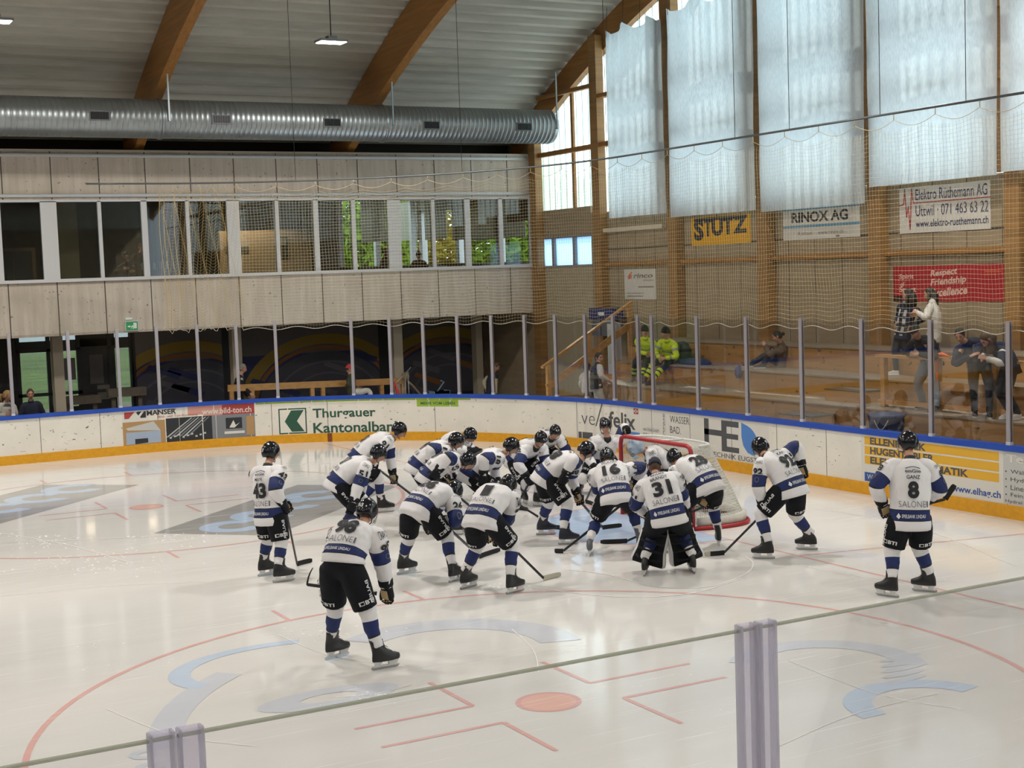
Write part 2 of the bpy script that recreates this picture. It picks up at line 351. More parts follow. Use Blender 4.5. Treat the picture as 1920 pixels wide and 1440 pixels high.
for z, nm in ((7.14, 'upper'), (6.15, 'lower')):
    mb = MB(); mb.tube([(-46, YF-.06, z), (8.5, YF-.06, z)], .045, 8); mb.build('cable_conduit', WHITEM, label='long white conduit pipe along the '+('top edge of the concrete facade' if nm == 'upper' else 'facade just above the restaurant windows'), cat='pipe')
# window strip: frames are structure, one object per pane
mb = MB()
px = [-6.19, -5.25, -4.86, -3.86, -3.77, -2.77, -2.62, -1.62, -1.53, -0.53, -0.19, 0.80, 0.90, 1.88, 2.02, 2.99, 3.10, 4.06, 4.44, 5.41, 5.51, 6.46, 6.63, 7.56, 7.68, 8.57]
off = [p-px[12] for p in px]
mb.box((-46, YF+.02, 6.0), (8.8, YF+.16, 6.07)); mb.box((-46, YF-.10, 4.02), (8.8, YF+.2, 4.10))
for a, b in zip(px[1:-1:2], px[2:-1:2]): mb.box((a, YF+.02, 4.08), (b, YF+.15, 6.02))
mb.box((8.57, YF+.02, 4.08), (8.8, YF+.15, 6.02)); mb.box((-6.3, YF+.02, 4.08), (-6.19, YF+.15, 6.02))
for k in range(1, 8): mb.box((-6.3-1.0*k-.1, YF+.02, 4.08), (-6.3-1.0*k, YF+.15, 6.02))
mb.build('window_frames', WHITEM, kind='structure')
RG = glass_mat('restaurant_glass', (0.74, 0.78, 0.78, 1), 1.0, 1.5)
n = 0
for a, b in list(zip(px[0::2], px[1::2]))+[(-7.3, -6.3), (-8.3, -7.4)]:
    n += 1; mb = MB(); mb.box((a-.01, YF+.08, 4.09), (b+.01, YF+.092, 6.01)); mb.build('window_%d' % n, RG, kind='structure')
# restaurant behind it
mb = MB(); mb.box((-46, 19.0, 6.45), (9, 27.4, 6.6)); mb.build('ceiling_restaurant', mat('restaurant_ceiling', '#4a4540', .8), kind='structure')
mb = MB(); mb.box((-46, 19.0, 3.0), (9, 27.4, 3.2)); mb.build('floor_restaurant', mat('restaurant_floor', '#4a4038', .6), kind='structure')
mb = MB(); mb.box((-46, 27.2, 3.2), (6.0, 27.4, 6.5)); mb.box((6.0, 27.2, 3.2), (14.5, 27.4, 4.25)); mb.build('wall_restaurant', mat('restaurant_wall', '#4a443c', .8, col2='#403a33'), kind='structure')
mb = MB(); mb.box((9.0, 19, 3.0), (9.2, 27.4, 4.2)); mb.box((9.0, 19, 6.0), (9.2, 27.4, 7.2))
for yy in (19.0, 21.4, 24.2, 27.0): mb.box((9.0, yy, 4.2), (9.2, yy+.25, 6.1))
mb.build('wall_restaurant_gable', WHITEM, kind='structure')
mb = MB()
for x in (6.0, 7.35, 8.7): mb.box((x, 27.2, 4.2), (x+.18, 27.4, 6.5))
mb.build('window_frames_back', WHITEM, kind='structure')
BEIGE = mat('beige_partition', '#a08a62', .7); BEIGE2 = mat('warm_plaster', '#b69d7c', .7)
mb = MB(); mb.box((-4.6, 21.6, 3.2), (-3.75, 21.8, 6.45)); mb.build('partition', BEIGE, label='beige lit partition wall behind the second restaurant window from the left', cat='partition')
mb = MB(); mb.box((-5.85, 22.6, 3.2), (-4.7, 22.7, 5.0)); mb.box((-5.75, 22.58, 3.2), (-5.3, 22.6, 4.9), 1); mb.box((-5.25, 22.58, 3.2), (-4.8, 22.6, 4.9), 1); mb.build('double_door', [mat('door_wood', '#564a3a', .6), DARK], label='dark double door inside the restaurant behind its leftmost window', cat='door')
mb = MB(); mb.box((.4, 22.4, 3.2), (3.2, 22.55, 5.35)); mb.build('partition', BEIGE2, label='warm lit low wall behind the middle restaurant windows', cat='partition')
mb = MB(); mb.box((2.05, 22.38, 4.55), (2.45, 22.40, 5.15)); mb.box((2.1, 22.375, 4.9), (2.4, 22.38, 5.1), 1); mb.build('wall_picture', [mat('pic_grey', '#55564a', .7), mat('pic_pale', '#9a9478', .7)], label='small framed picture on the warm lit wall in the restaurant', cat='picture')
mb = MB(); mb.box((.55, 22.38, 4.75), (1.25, 22.40, 4.9)); mb.build('wall_lettering', mat('letter_grey', '#6b6653', .7), label='grey lettering strip on the warm lit restaurant wall', cat='sign')
mb = MB(); mb.box((-2.6, 19.6, 3.2), (-.7, 20.2, 4.28)); mb.build('bar_counter', mat('bar_dark', '#2b2723', .5), label='dark bar counter behind the third restaurant window from the left', cat='counter')
for k in range(6):
    mb = MB(); mb.tube([(-2.5+.16*k, 19.9, 4.28), (-2.5+.16*k, 19.9, 4.42), (-2.5+.16*k, 19.9, 4.47)], [.04, .04, .018], 8)
    mb.build('bottle', mat('pale_bottle', '#a49c8a', .3), label='small pale bottle on the dark bar counter', cat='bottle', group='bottles on the bar counter')
for x0, x1, y in ((5.0, 7.2, 20.2), (7.4, 8.6, 21.5)):
    mb = MB(); mb.box((x0, y, 4.15), (x1, y+.7, 4.20)); mb.box((x0+.1, y+.1, 3.2), (x0+.2, y+.6, 4.15)); mb.box((x1-.2, y+.1, 3.2), (x1-.1, y+.6, 4.15)); mb.build('high_table', mat('table_dark', '#33302c', .5), label='dark high table by the restaurant window '+('left of the corner' if x0 < 6 else 'next to the hall corner'), cat='table')
BL = sheet_mat('blind_fabric', '#b3b1a6', .35)
for i, (u0, u1, vb) in enumerate(((678, 724, 452), (752, 785, 449), (797, 838, 447), (848, 872, 448), (884, 938, 447), (944, 985, 443))):
    y = 27.05; a = on_y(u0, vb, y); b = on_y(u1, vb, y); mb = MB()
    if a.x > 8.2:
        a = on_x(u0, vb, 8.97); b = on_x(u1, vb, 8.97); z = (a.z+b.z)/2; mb.box((8.97, b.y, z), (8.985, a.y, 6.45)); mb.box((8.965, b.y, z-.03), (8.99, a.y, z))
    else:
        z = (a.z+b.z)/2; mb.box((a.x, y, z), (b.x, y+.01, 6.45)); mb.box((a.x, y-.01, z-.03), (b.x, y+.02, z))
    mb.build('roller_blind', BL, label='grey roller blind half drawn in the back restaurant window, %s from the left' % ('first', 'second', 'third', 'fourth', 'fifth', 'sixth')[i], cat='blind', group='roller blinds in the restaurant')
LAMPD = mat('lamp_glow', (1, .86, .62, 1), .5, emit=6.0)
for i, (u, v) in enumerate(((146, 386), (182, 386), (451, 385), (496, 385), (404, 385), (713, 385))):
    p = on_y(u, v, 22.0); p.z = 6.44; mb = MB(); mb.tube([p, p-V((0, 0, .05))], .06, 12)
    o = mb.build('downlight', LAMPD, label='small round downlight in the restaurant ceiling, %s from the left' % ('first', 'second', 'fourth', 'fifth', 'third', 'sixth')[i], cat='ceiling light', group='restaurant downlights')
    l = bpy.data.objects.new('downlight_beam', bpy.data.lights.new('downlight_beam', 'SPOT')); COL.objects.link(l); l.location = p-V((0, 0, .07)); l.data.energy = 120; l.data.color = (1, .78, .5); l.data.spot_size = 2.0; l.data.spot_blend = .6; l.data.shadow_soft_size = .05
# ground floor recess
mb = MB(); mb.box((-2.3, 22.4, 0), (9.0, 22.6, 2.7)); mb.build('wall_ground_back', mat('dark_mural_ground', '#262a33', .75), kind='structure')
for i, (u, w_) in enumerate(((110, .26), (446, .26), (748, .28), (900, .22))):
    y = 20.0 if i != 3 else 21.0; p = on_y(u, 680, y); mb = MB(); mb.box((p.x-w_/2, y, -.02), (p.x+w_/2, y+.3, 2.7))
    mb.build('concrete_column', mat('column_paint', '#b5aa98', .8), label='pale square column under the restaurant, %s from the left' % ('first', 'second', 'third', 'fourth')[i], cat='column', group='columns of the ground floor')
# mural: a big painted cloth with sweeping bands
MU = [mat('mural_navy', '#2e3566', .8), mat('mural_slate', '#4a4a58', .8), mat('mural_ochre', '#8f762e', .8), mat('mural_rust', '#8a5a2c', .8), mat('mural_grey', '#625f60', .8), mat('mural_ring', '#5d5d68', .8)]
def mural(x0, x1, label, seed):
    r = random.Random(seed); mb = MB(); y = 22.37; mb.box((x0, y, .2), (x1, y+.03, 2.62), 1)
    mb.quad((x0, y-.004, .2), (x1, y-.004, .2), (x1, y-.004, 1.7), (x0, y-.004, 1.7), 0)
    mb.quad((x0, y-.004, 1.7), (x1, y-.004, 1.7), (x1, y-.004, 2.62), (x0, y-.004, 2.62), 4)
    w = x1-x0; lv = 0
    for cx, cz, R_, t, m in ((.6, .2, 2.05, .30, 2), (.6, .15, 1.75, .10, 3), (.6, .1, 1.62, 1.6, 1), (.62, .1, 1.35, .06, 5), (.62, .1, 1.0, .05, 5)):
        lv += 1; n = 60
        for i in range(n):
            a, b = pi*i/n, pi*(i+1)/n
            P = lambda R0, t_: (min(max(x0+w*cx+R0*cos(t_)*1.3, x0), x1), y-.004-.004*lv, min(max(cz+R0*sin(t_), .2), 2.62))
            mb.quad(P(R_-t, a), P(R_, a), P(R_, b), P(R_-t, b), m)
    for k in range(5):
        a = x0+w*r.random()*.8; z = .5+r.random()*1.2; mb.quad((a, y-.03, z), (a+.9, y-.03, z-.35), (a+1.0, y-.03, z-.2), (a+.1, y-.03, z+.12), r.choice((0, 5, 3)))
    return mb.build('mural_cloth', MU, label=label, cat='mural')
mural(-2.2, .3, 'dark blue mural cloth on the ground floor wall left of the white column', 1); mural(.75, 5.2, 'big mural cloth with ochre arc and grey rings behind the wooden railing', 2); mural(5.7, 8.7, 'dark mural cloth near the hall corner right of the third column', 3)
# glazed entrance (left)
mb = MB()
for x in (-9.0, -7.4, -6.2, -5.35, -4.55, -3.75, -2.9, -2.3): mb.box((x-.05, 22.4, 0), (x+.05, 22.5, 2.7))
for z in (.0, .95, 2.15, 2.6): mb.box((-9, 22.4, z), (-2.3, 22.5, z+.09))
mb.box((-6.15, 22.42, .0), (-5.4, 22.46, 2.6), 0); mb.box((-3.72, 22.43, 0), (-2.75, 22.46, 2.6)); mb.box((-9, 22.43, 2.2), (-2.3, 22.46, 2.45)); mb.box((-4.5, 22.41, 0), (-3.8, 22.43, .62))
mb.build('door_1', [DARK], kind='structure')
mb = MB(); mb.box((-9, 22.44, .05), (-2.3, 22.452, 2.65)); mb.build('window_30', WGLASS, kind='structure')
mb = MB(); mb.box((-46, 22.4, -.1), (-9, 22.6, 2.7)); mb.build('wall_ground_left', CONC, kind='structure')
for i, (x, z0, z1, col) in enumerate(((-4.05, 1.35, 1.95, '#6f6f75'), (-3.3, 1.2, 2.0, '#5b5a5c'), (-3.12, .75, 1.15, '#77756f'))):
    mb = MB(); mb.box((x-.17, 22.41, z0), (x+.2, 22.42, z1)); mb.build('notice_paper', mat('paper%d' % i, col, .8), label='grey notice sheet stuck on the entrance glazing, %s from the left' % ('first', 'second', 'third')[i], cat='notice', group='notices on the entrance')
for i, (x0, x1, y, z) in enumerate(((-4.6, -3.6, 20.6, .8), (-3.5, -2.5, 20.2, .95))):
    mb = MB(); mb.box((x0, y, z), (x1, y+.3, z+.22)); mb.box((x0+.1, y+.1, 0), (x0+.2, y+.2, z)); mb.box((x1-.2, y+.1, 0), (x1-.1, y+.2, z)); mb.build('timber_barrier', mat('grey_timber', '#5b5248', .8, var=.2), label='grey timber barrier in front of the glazed entrance, '+('left' if i == 0 else 'right')+' one', cat='barrier')
for i, x in enumerate((-3.9, -2.2)):
    mb = MB(); mb.tube([(x, 21.4, 2.62), (x, 21.4, 2.68)], .12, 14); mb.build('downlight', LAMPD, label='round light under the overhang by the entrance, %s one' % ('left', 'right')[i], cat='ceiling light', group='entrance lights')

# ================================================================= END WALL
XW = 8.80
mb = MB()
mb.box((XW, -16, 0), (9.0, 15.72, 5.42)); mb.box((XW, 15.72, 0), (9.0, 18.95, 4.02)); mb.box((XW+.02, 18.95, -.1), (9.0, 22.6, 2.9)); mb.box((XW+.05, 18.92, 5.4), (9.0, 20.6, 9.0)); mb.box((XW, 15.72, 4.80), (9.0, 18.95, 5.62))
mb.box((XW, 19.0, 4.0), (9.0, 19.0, 4.82)); mb.box((XW-.012, 15.72, 0), (XW, 18.92, 4.0), 2)
for k in range(40):
    yy = 15.3-k*.88
    if yy > -15: mb.box((XW-.003, yy-.008, .3), (XW+.01, yy+.008, 5.4), 1)
mb.box((XW-.01, -16, 4.38), (XW, 15, 4.42), 1)
mb.build('wall_east', [PANEL, JOINT, mat('cream_panel', '#a3977d', .75, var=.05)], kind='structure')
PC = sheet_mat('polycarbonate', '#eef7f4', .65, .42)
mb = MB(); ny = 60
def wintop(yy): return deck(yy)+.2
for i in range(72):
    y0, y1 = 18.9-i*.5, 18.9-(i+1)*.5
    mb.quad((8.98, y0, 5.4), (8.98, y1, 5.4), (8.98, y1, wintop(y1)), (8.98, y0, wintop(y0)))
for i in range(110):
    yy = 18.85-i*.32; mb.box((8.985, yy-.018, 5.4), (9.03, yy+.018, wintop(yy)), 1)
mb.build('window_20', [PC, sheet_mat('polycarbonate_rib', '#c9d3cf', .5, .1)], kind='structure')
mb = MB()
for i, (a, b) in enumerate(((15.75, 16.64), (16.74, 17.80), (17.98, 18.95))): mb.quad((8.9, a, 4.02), (8.9, b, 4.02), (8.9, b, 4.80), (8.9, a, 4.80))
mb.build('window_21', sheet_mat('sky_blue_pane', '#9cc4ea', .75), kind='structure')
mb = MB()
for a in (16.64, 17.80): mb.box((8.82, a, 4.0), (8.95, a+.12, 4.82))
mb.box((8.78, 15.68, 4.80), (8.95, 18.95, 4.86)); mb.box((8.78, 15.68, 3.97), (8.95, 18.95, 4.03))
mb.build('window_frames_small', mat('grey_frame', '#7c7c80', .5), kind='structure')
posts = []
for i, (u, v) in enumerate(((994, 400), (1114, 500), (1253, 500), (1420, 500), (1628, 500), (1883, 500))):
    p = on_x(u, v, 8.55); posts.append(p.y)
for k in range(5): posts.append(posts[-1]-3.63)
for i, yl in enumerate(posts):
    mb = MB(); mb.box((8.55, yl-.36, -.02), (8.785, yl, deck(yl)-.2))
    mb.build('timber_post', WOOD, label='square glulam post on the end wall, '+('in the corner by the concrete facade' if i == 0 else ('number %d counted from the facade corner' % (i+1))), cat='post', group='glulam posts of the end wall')
for i, yl in enumerate(posts[2:7]):
    mb = MB(); mb.box((8.70, yl-.01, 5.43), (8.80, yl+.34, deck(yl)-.1)); mb.build('trim_%d' % (i+2), WOODX, kind='structure')
def rail(z, h, y0, y1, x=8.62, mname=WOODX):
    mb = MB(); mb.box((x, y1, z), (8.79, y0, z+h)); return mb
for i in range(len(posts)-1):
    y0, y1 = posts[i]-.365, posts[i+1]+.005
    for z, h, lab in ((3.95, .10, 'lower'), (7.14, .13, 'upper'), (8.44 if i else 8.78, .11, 'top')):
        if i == 0 and z < 5: continue
        rail(z, h, y0, y1, 8.66 if i == 0 or z < 5 else 8.57).build('wall_rail', WOODX, label='%s horizontal timber rail on the end wall in bay %d counted from the facade' % (lab, i+1), cat='rail', group='timber rails of the end wall')
mb = MB(); mb.box((8.86, 16.62, 5.45), (8.93, 16.72, 9.6)); mb.build('trim_1', WOODX, kind='structure')
mb = MB(); mb.box((8.64, 12.1, 4.86), (8.79, 15.1, 4.97)); mb.build('light_strip_rail', mat('pale_rail', '#cbbfa8', .5), label='pale horizontal batten below the first curtain on the end wall', cat='rail')
# translucent curtains
CUR = sheet_mat('white_curtain', '#e3e8ec', .74, .06, (3, 26, 9), .13)
def curtain(y0, y1, ztop, zbot, i, scal=False):
    mb = MB(); n, m_ = 44, 30; rows = []
    for j in range(m_+1):
        t = j/m_; row = []
        for k in range(n+1):
            s = k/n; yy = y0+(y1-y0)*s
            zt = ztop-(.22*abs(sin(s*pi*2.5+.3)) if scal else 0)
            z = zbot+(zt-zbot)*t
            x = 8.40+.035*sin(s*9+2*t+i)+.03*noise.noise(V((s*3+i*7, t*4, i)))+(.05*t**3*sin(s*31+i))
            row.append((x, yy+.03*sin(t*5+i)*t, z))
        rows.append(row)
    mb.loft(rows, 0, closed=False)
    rows2 = [[(p[0]+.004, p[1], p[2]) for p in r] for r in rows]; mb.loft(rows2, 0, closed=False)
    c = mb.build('curtain', CUR, label='white translucent sun curtain on the end wall, %s from the facade corner' % ('first', 'second', 'third', 'fourth', 'fifth', 'sixth')[i], cat='curtain', group='sun curtains of the end wall')
    for k in range(4):
        if ztop > 11: break
        yy = y0+(y1-y0)*(.04+.3*k); mb = MB(); mb.tube([(8.40, yy, ztop-.25), (8.45, yy, deck(yy)-.1)], .006, 5); mb.build('hanging_cord', DARK, c)
    return c
cy = lambda u: on_x(u, 200, 8.4).y
curtain(cy(1136), cy(1244), 10.15, on_x(1137, 410, 8.4).z, 0, True); curtain(cy(1250), cy(1414), 10.25, on_x(1253, 408, 8.4).z, 1, True)
curtain(cy(1421), cy(1621), 12.2, on_x(1423, 398, 8.4).z, 2); curtain(cy(1627), cy(1869), 12.3, 5.36, 3); curtain(cy(1878), -2.6, 12.4, 5.4, 4); curtain(-2.8, -6.3, 12.4, 5.4, 5)

# signs on the end wall
def wall_sign(name, y0, y1, z0, z1, x, mats, label, draw, cat='sign'):
    mb = MB(); mb.box((x-.012, y1, z0), (x, y0, z1), 0)
    W, H = y0-y1, z1-z0
    fn = lambda d: (lambda a, b: (x-.013-d, y0-a*W, z0+b*H))
    R = lambda a0, a1, b0, b1, m, d=.002: mb.quad(*[fn(d)(a, b) for a, b in ((a0, b0), (a1, b0), (a1, b1), (a0, b1))], m)
    T = lambda s, a0, a1, b0, b1, m, bold=.01, d=.004, sh=0: put_text(mb, s, (a0, a1, b0, b1), fn(d), m, bold, shear=sh)
    draw(R, T, mb, fn); return mb.build(name, mats, label=label, cat=cat)
INK = mat('sign_ink', '#20242c', .6); YEL = mat('sign_yellow', '#d39a12', .6); SWH = mat('sign_white', '#c9c5bc', .6); SRED = mat('sign_red', '#a01c28', .6); SBL = mat('sign_steelblue', '#5f8fa6', .6); SGR = mat('sign_grey', '#77746f', .6); NAVY = mat('sign_navy', '#232a55', .6); SORG = mat('sign_orange', '#c3552c', .6)
def d1(R, T, mb, fn):
    T('S', .05, .22, .17, .93, 1, .05); T('T', .23, .36, .30, .93, 1, .05); T('U', .36, .55, .30, .93, 1, .05); T('T', .55, .72, .33, .93, 1, .05); T('Z', .72, .95, .35, .93, 1, .05); R(.06, .95, .86, .97, 1, .005)
wall_sign('sponsor_sign', 11.19-.15, 8.83-.12, 4.38, 5.06, XW-.005, [YEL, INK], 'yellow sign with black capital letters below the second curtain', d1)
def d2(R, T, mb, fn):
    R(0, 1, .90, .985, 2); R(0, 1, .36, .44, 2); T('RINOX AG', .12, .86, .52, .84, 1, .03); T('Amriswil', .20, .40, .13, .25, 3, 0); T('www.rinox.ch', .47, .80, .13, .26, 3, 0); R(.70, .75, .03, .09, 3)
wall_sign('sponsor_sign', 7.54, 5.05, 4.38, 5.10, XW-.005, [SWH, INK, SBL, SGR], 'white sign with two blue stripes and dark serif lettering on the end wall', d2)
def d3(R, T, mb, fn):
    T('Elektro Rüthemann AG', .19, .97, .71, .95, 1, .0); T('Uttwil · 071 463 63 22', .19, .98, .36, .60, 1, .0); T('www.elektro-ruethemann.ch', .19, .98, .12, .28, 1, .01)
    R(.165, 1, .645, .665, 2)
    zz = [(.0, .62), (.05, .64), (.065, .98), (.085, .35), (.105, .60), (.125, .08), (.145, .98), (.165, .655)]
    for a, b in zip(zz, zz[1:]):
        p, q = V(fn(.004)(*a)), V(fn(.004)(*b)); mb.bar(p, q, .02, .004, 2, up=(1, 0, 0))
wall_sign('sponsor_sign', 3.88, 1.49, 4.39, 5.30, XW-.005, [SWH, NAVY, SRED], 'white sign with navy handwriting and a red pulse line', d3)
def d4(R, T, mb, fn):
    T('Spirit', .06, .20, .60, .78, 1, .02, sh=.0); T('of', .07, .11, .42, .56, 1, .02); T('Sport', .06, .22, .22, .42, 1, .02)
    f4 = lambda s, a0, a1, b0, b1: put_text(mb, s, (a0, a1, b0, b1), lambda a, b: fn(.004)(a, b+.28*(a-.5)), 1, .03, shear=.01)
    f4('Respect', .36, .60, .68, .90); f4('Friendship', .36, .68, .42, .66); f4('Excellence', .36, .69, .15, .38); R(0, .10, 0, .16, 2); R(.84, .98, .78, .82, 3); R(.84, .94, .71, .74, 3)
wall_sign('banner', 4.08, 1.18, 3.02, 3.73, XW-.005, [SRED, mat('banner_pink', '#d9b3a6', .6), mat('banner_dark', '#3a1218', .6), SORG], 'red banner with slanted pale words behind the two standing women', d4, 'banner')
def d5(R, T, mb, fn):
    T('rinco', .32, .92, .70, .86, 1, .03, sh=.03); R(.12, .24, .70, .76, 2); mb.quad(*[fn(.004)(a, b) for a, b in ((.12, .76), (.22, .90), (.27, .90), (.17, .74))], 2); mb.quad(*[fn(.005)(a, b) for a, b in ((.17, .68), (.27, .80), (.22, .80), (.12, .66))], 2)
    T('ultrasonics', .62, .94, .60, .67, 3, 0); R(.45, .94, .39, .43, 3); T('www.rincoultrasonics.com', .08, .62, .18, .23, 1, 0); R(.08, .6, .09, .12, 3)
wall_sign('sponsor_sign', 14.10, 12.64, 3.06, 3.85, XW-.005, [SWH, SGR, SORG, SGR], 'small white sign with grey word and orange spark above the stair', d5)

# ================================================================= DUCT
mb = MB(); rings = []; xs = []
x = -14.0
while x < 8.0:
    xs += [(x, 0), (x+.095, 0), (x+.100, .005), (x+.108, .005), (x+.113, 0)]; x += .125
xs = [(-44, 0)]+xs
for x, dr in xs: rings.append([(x+.03*sin(a), 16.5+(.46+dr)*cos(a), 7.83+(.46+dr)*sin(a)) for a in [2*pi*j/36 for j in range(36)]])
for t in (.25, .5, .75, .95): rings.append([(8.02+.16*t, 16.5+.46*sqrt(1-t*t*.75)*cos(a), 7.83+.46*sqrt(1-t*t*.75)*sin(a)) for a in [2*pi*j/36 for j in range(36)]])
mb.loft(rings, 0)
dt = empty('air_duct', (-2, 16.5, 7.83), 'big round galvanised ventilation duct hanging along the concrete facade', 'duct')
mb.build('duct_pipe', mat('duct_steel', '#989ea0', .36, .8, var=.10, scale=(1.2, 1, 1)), dt)
for x in (-2.80, 3.0):
    mb = MB(); mb.tube([(x-.04, 16.5, 7.83), (x-.03, 16.5, 7.83), (x+.03, 16.5, 7.83), (x+.04, 16.5, 7.83)], [.46, .49, .49, .46], 36); mb.build('joint_collar', STEEL, dt)
for (u, v) in ((186, 217), (415, 224), (622, 230), (808, 235), (982, 238)):
    p = on_y(u, v, 16.05); mb = MB(); mb.box((p.x-.24, 16.0, p.z-.11), (p.x+.24, 16.12, p.z+.11), 0); mb.box((p.x-.21, 15.994, p.z-.085), (p.x+.21, 16.0, p.z+.085), 1)
    for k in range(7): mb.box((p.x-.2+.06*k, 15.985, p.z-.085), (p.x-.185+.06*k, 15.995, p.z+.085), 2)
    mb.build('air_grille', [mat('grille_grey', '#6f7375', .6), BLACK, DARK], dt)
for x in (-2.68, 3.12, 8.0):
    mb = MB(); mb.box((x-.02, 16.0, 7.75), (x+.02, 16.03, deck(16.0)-.72)); mb.box((x-.02, 15.98, 7.73), (x+.02, 16.1, 7.76)); mb.build('hanger_strap', STEEL, dt)

# ================================================================= LAMPS
def lamp(x, y, z, label):
    r = empty('hall_lamp', (x, y, z), label, 'hanging lamp', 'hanging hall lamps')
    mb = MB(); mb.box((x-.32, y-.2, z), (x+.32, y+.2, z+.05)); mb.box((x-.1, y-.1, z+.05), (x+.1, y+.1, z+.13)); mb.build('lamp_housing', mat('lamp_grey', '#8b8c8e', .4, .5), r)
    mb = MB(); mb.box((x-.29, y-.17, z-.012), (x+.29, y+.17, z)); mb.build('diffuser', mat('led_glow', (1, .93, .82, 1), .5, emit=14.0), r)
    mb = MB(); mb.tube([(x, y, z+.12), (x, y, deck(y))], .012, 6); mb.build('suspension', DARK, r)
    l = bpy.data.objects.new('hall_lamp_light', bpy.data.lights.new('hall_lamp_light', 'AREA')); COL.objects.link(l); l.location = (x, y, z-.02); l.data.shape = 'RECTANGLE'; l.data.size = .56; l.data.size_y = .32
    l.data.energy = LAMP_W*(.57 if y < -5 else 1.13); l.data.color = LAMP_COL; l.parent = r; l.matrix_parent_inverse = Matrix.Translation(-V((x, y, z)))
lamp(-.28, 11.6, 9.0, 'square LED hall lamp hanging on a cable between the two middle roof beams')
lamp(-7.35, 11.1, 9.0, 'square LED hall lamp at the left edge of the view below the roof')
for x in (-.3, -7.3, -14.3, -21.3, -28.3):
    for y in (11.2, 0.5, -10.5):
        if y > 5 and x > -8: continue
        lamp(x, y, 9.2, 'unseen square LED hall lamp added to brighten the wooden stand')

for y in (-1.0, -8.5): lamp(5.4, y, 9.4, 'unseen square LED hall lamp added to brighten the wooden stand')  # extra lamps out of view, added to brighten the wooden stand
for x in (-.3, -7.3, -14.3, -21.3): lamp(x, -19.5, 8.4, 'unseen square LED hall lamp added to brighten the wooden stand')  # extra row out of view, added so surfaces facing the camera get light
# ================================================================= OUTDOORS
mb = MB(); mb.box((-46, 22.6, -.25), (40, 75, -.12)); mb.build('ground_lawn', mat('lawn', '#46613a', .9, scale=(.25, .9, 1), col2='#87a04e'), kind='structure')
LEAF = sheet_mat('backlit_leaf', '#8fae3a', .55); LEAF2 = sheet_mat('autumn_leaf', '#b7a63c', .55); BARK = mat('bark', '#4b3d30', .9)
def tree(x, y, h, r, lm, label, seed):
    rd = random.Random(seed); t = empty('tree', (x, y, -.12), label, 'tree', 'trees outside the restaurant')
    mb = MB(); mb.tube([(x, y, -.15), (x+.05, y, h*.3), (x-.05, y+.1, h*.7)], [.2, .15, .08], 8); mb.build('trunk', BARK, t)
    mb = MB()
    for k in range(2600):
        while True:
            p = V((rd.uniform(-1, 1), rd.uniform(-1, 1), rd.uniform(-1, 1)))
            if .25 < p.length < 1: break
        c = V((x+p.x*r, y+p.y*r*.8, h*.56+p.z*h*.46)); a = V((rd.gauss(0, 1), rd.gauss(0, 1), rd.gauss(0, 1))).normalized(); b = a.orthogonal().normalized(); s = rd.uniform(.18, .38)
        mb.add([c-a*s, c+b*s*.5, c+a*s, c-b*s*.5], [(0, 1, 2, 3)], 0)
    mb.build('foliage', lm, t)
for i, (x, y, h, r, lm) in enumerate(((9.5, 33, 8, 2.0, LEAF), (12.6, 34.5, 9, 2.3, LEAF2), (15.8, 33, 8.5, 2.2, LEAF), (18.5, 36, 9, 2.3, LEAF), (21.5, 35, 8, 2.2, LEAF), (6.8, 38, 8, 2, LEAF))):
    tree(x, y, h, r, lm, 'sunlit tree outside the back windows of the restaurant, %s from the left' % ('second', 'third', 'fourth', 'fifth', 'sixth', 'first')[i] + (', yellowing' if i == 1 else ''), i)
for i, (x, y) in enumerate(((-9.5, 58), (-5.5, 56), (-1.5, 60))):
    tree(x, y, 7, 2.6, LEAF, 'tree across the lawn seen through the glazed entrance, %s from the left' % ('first', 'second', 'third')[i], 20+i)

# ================================================================= BOARDS
def bp(s, z=0, o=0.0):
    """point on the board line: s metres along it, o metres outward"""
    if s < 0: return V((BCX+s, BY+o, z))
    if s < 4*pi: a = pi/2-s/8; return V((BCX+(BR+o)*cos(a), BCY+(BR+o)*sin(a), z))
    return V((BX+o, BCY-(s-4*pi), z))
def bn(s): return (bp(s, 0, 1)-bp(s, 0, 0))
def srange(s0, s1, d=.28):
    cuts = [s0]+[c for c in (0, 4*pi) if s0 < c < s1]+[s1]; r = []
    for a, b in zip(cuts, cuts[1:]):
        k = 1 if (b <= 0 or a >= 4*pi-1e-6) else max(1, int((b-a)/d)); r += [a+(b-a)*i/k for i in range(k)]
    return r+[s1]
def bwall(mb, s0, s1, z0, z1, o0, o1, m=0):
    ss = srange(s0, s1)
    mb.loft([[bp(s, z0, o0), bp(s, z1, o0), bp(s, z1, o1), bp(s, z0, o1)] for s in ss], m, smooth=False)
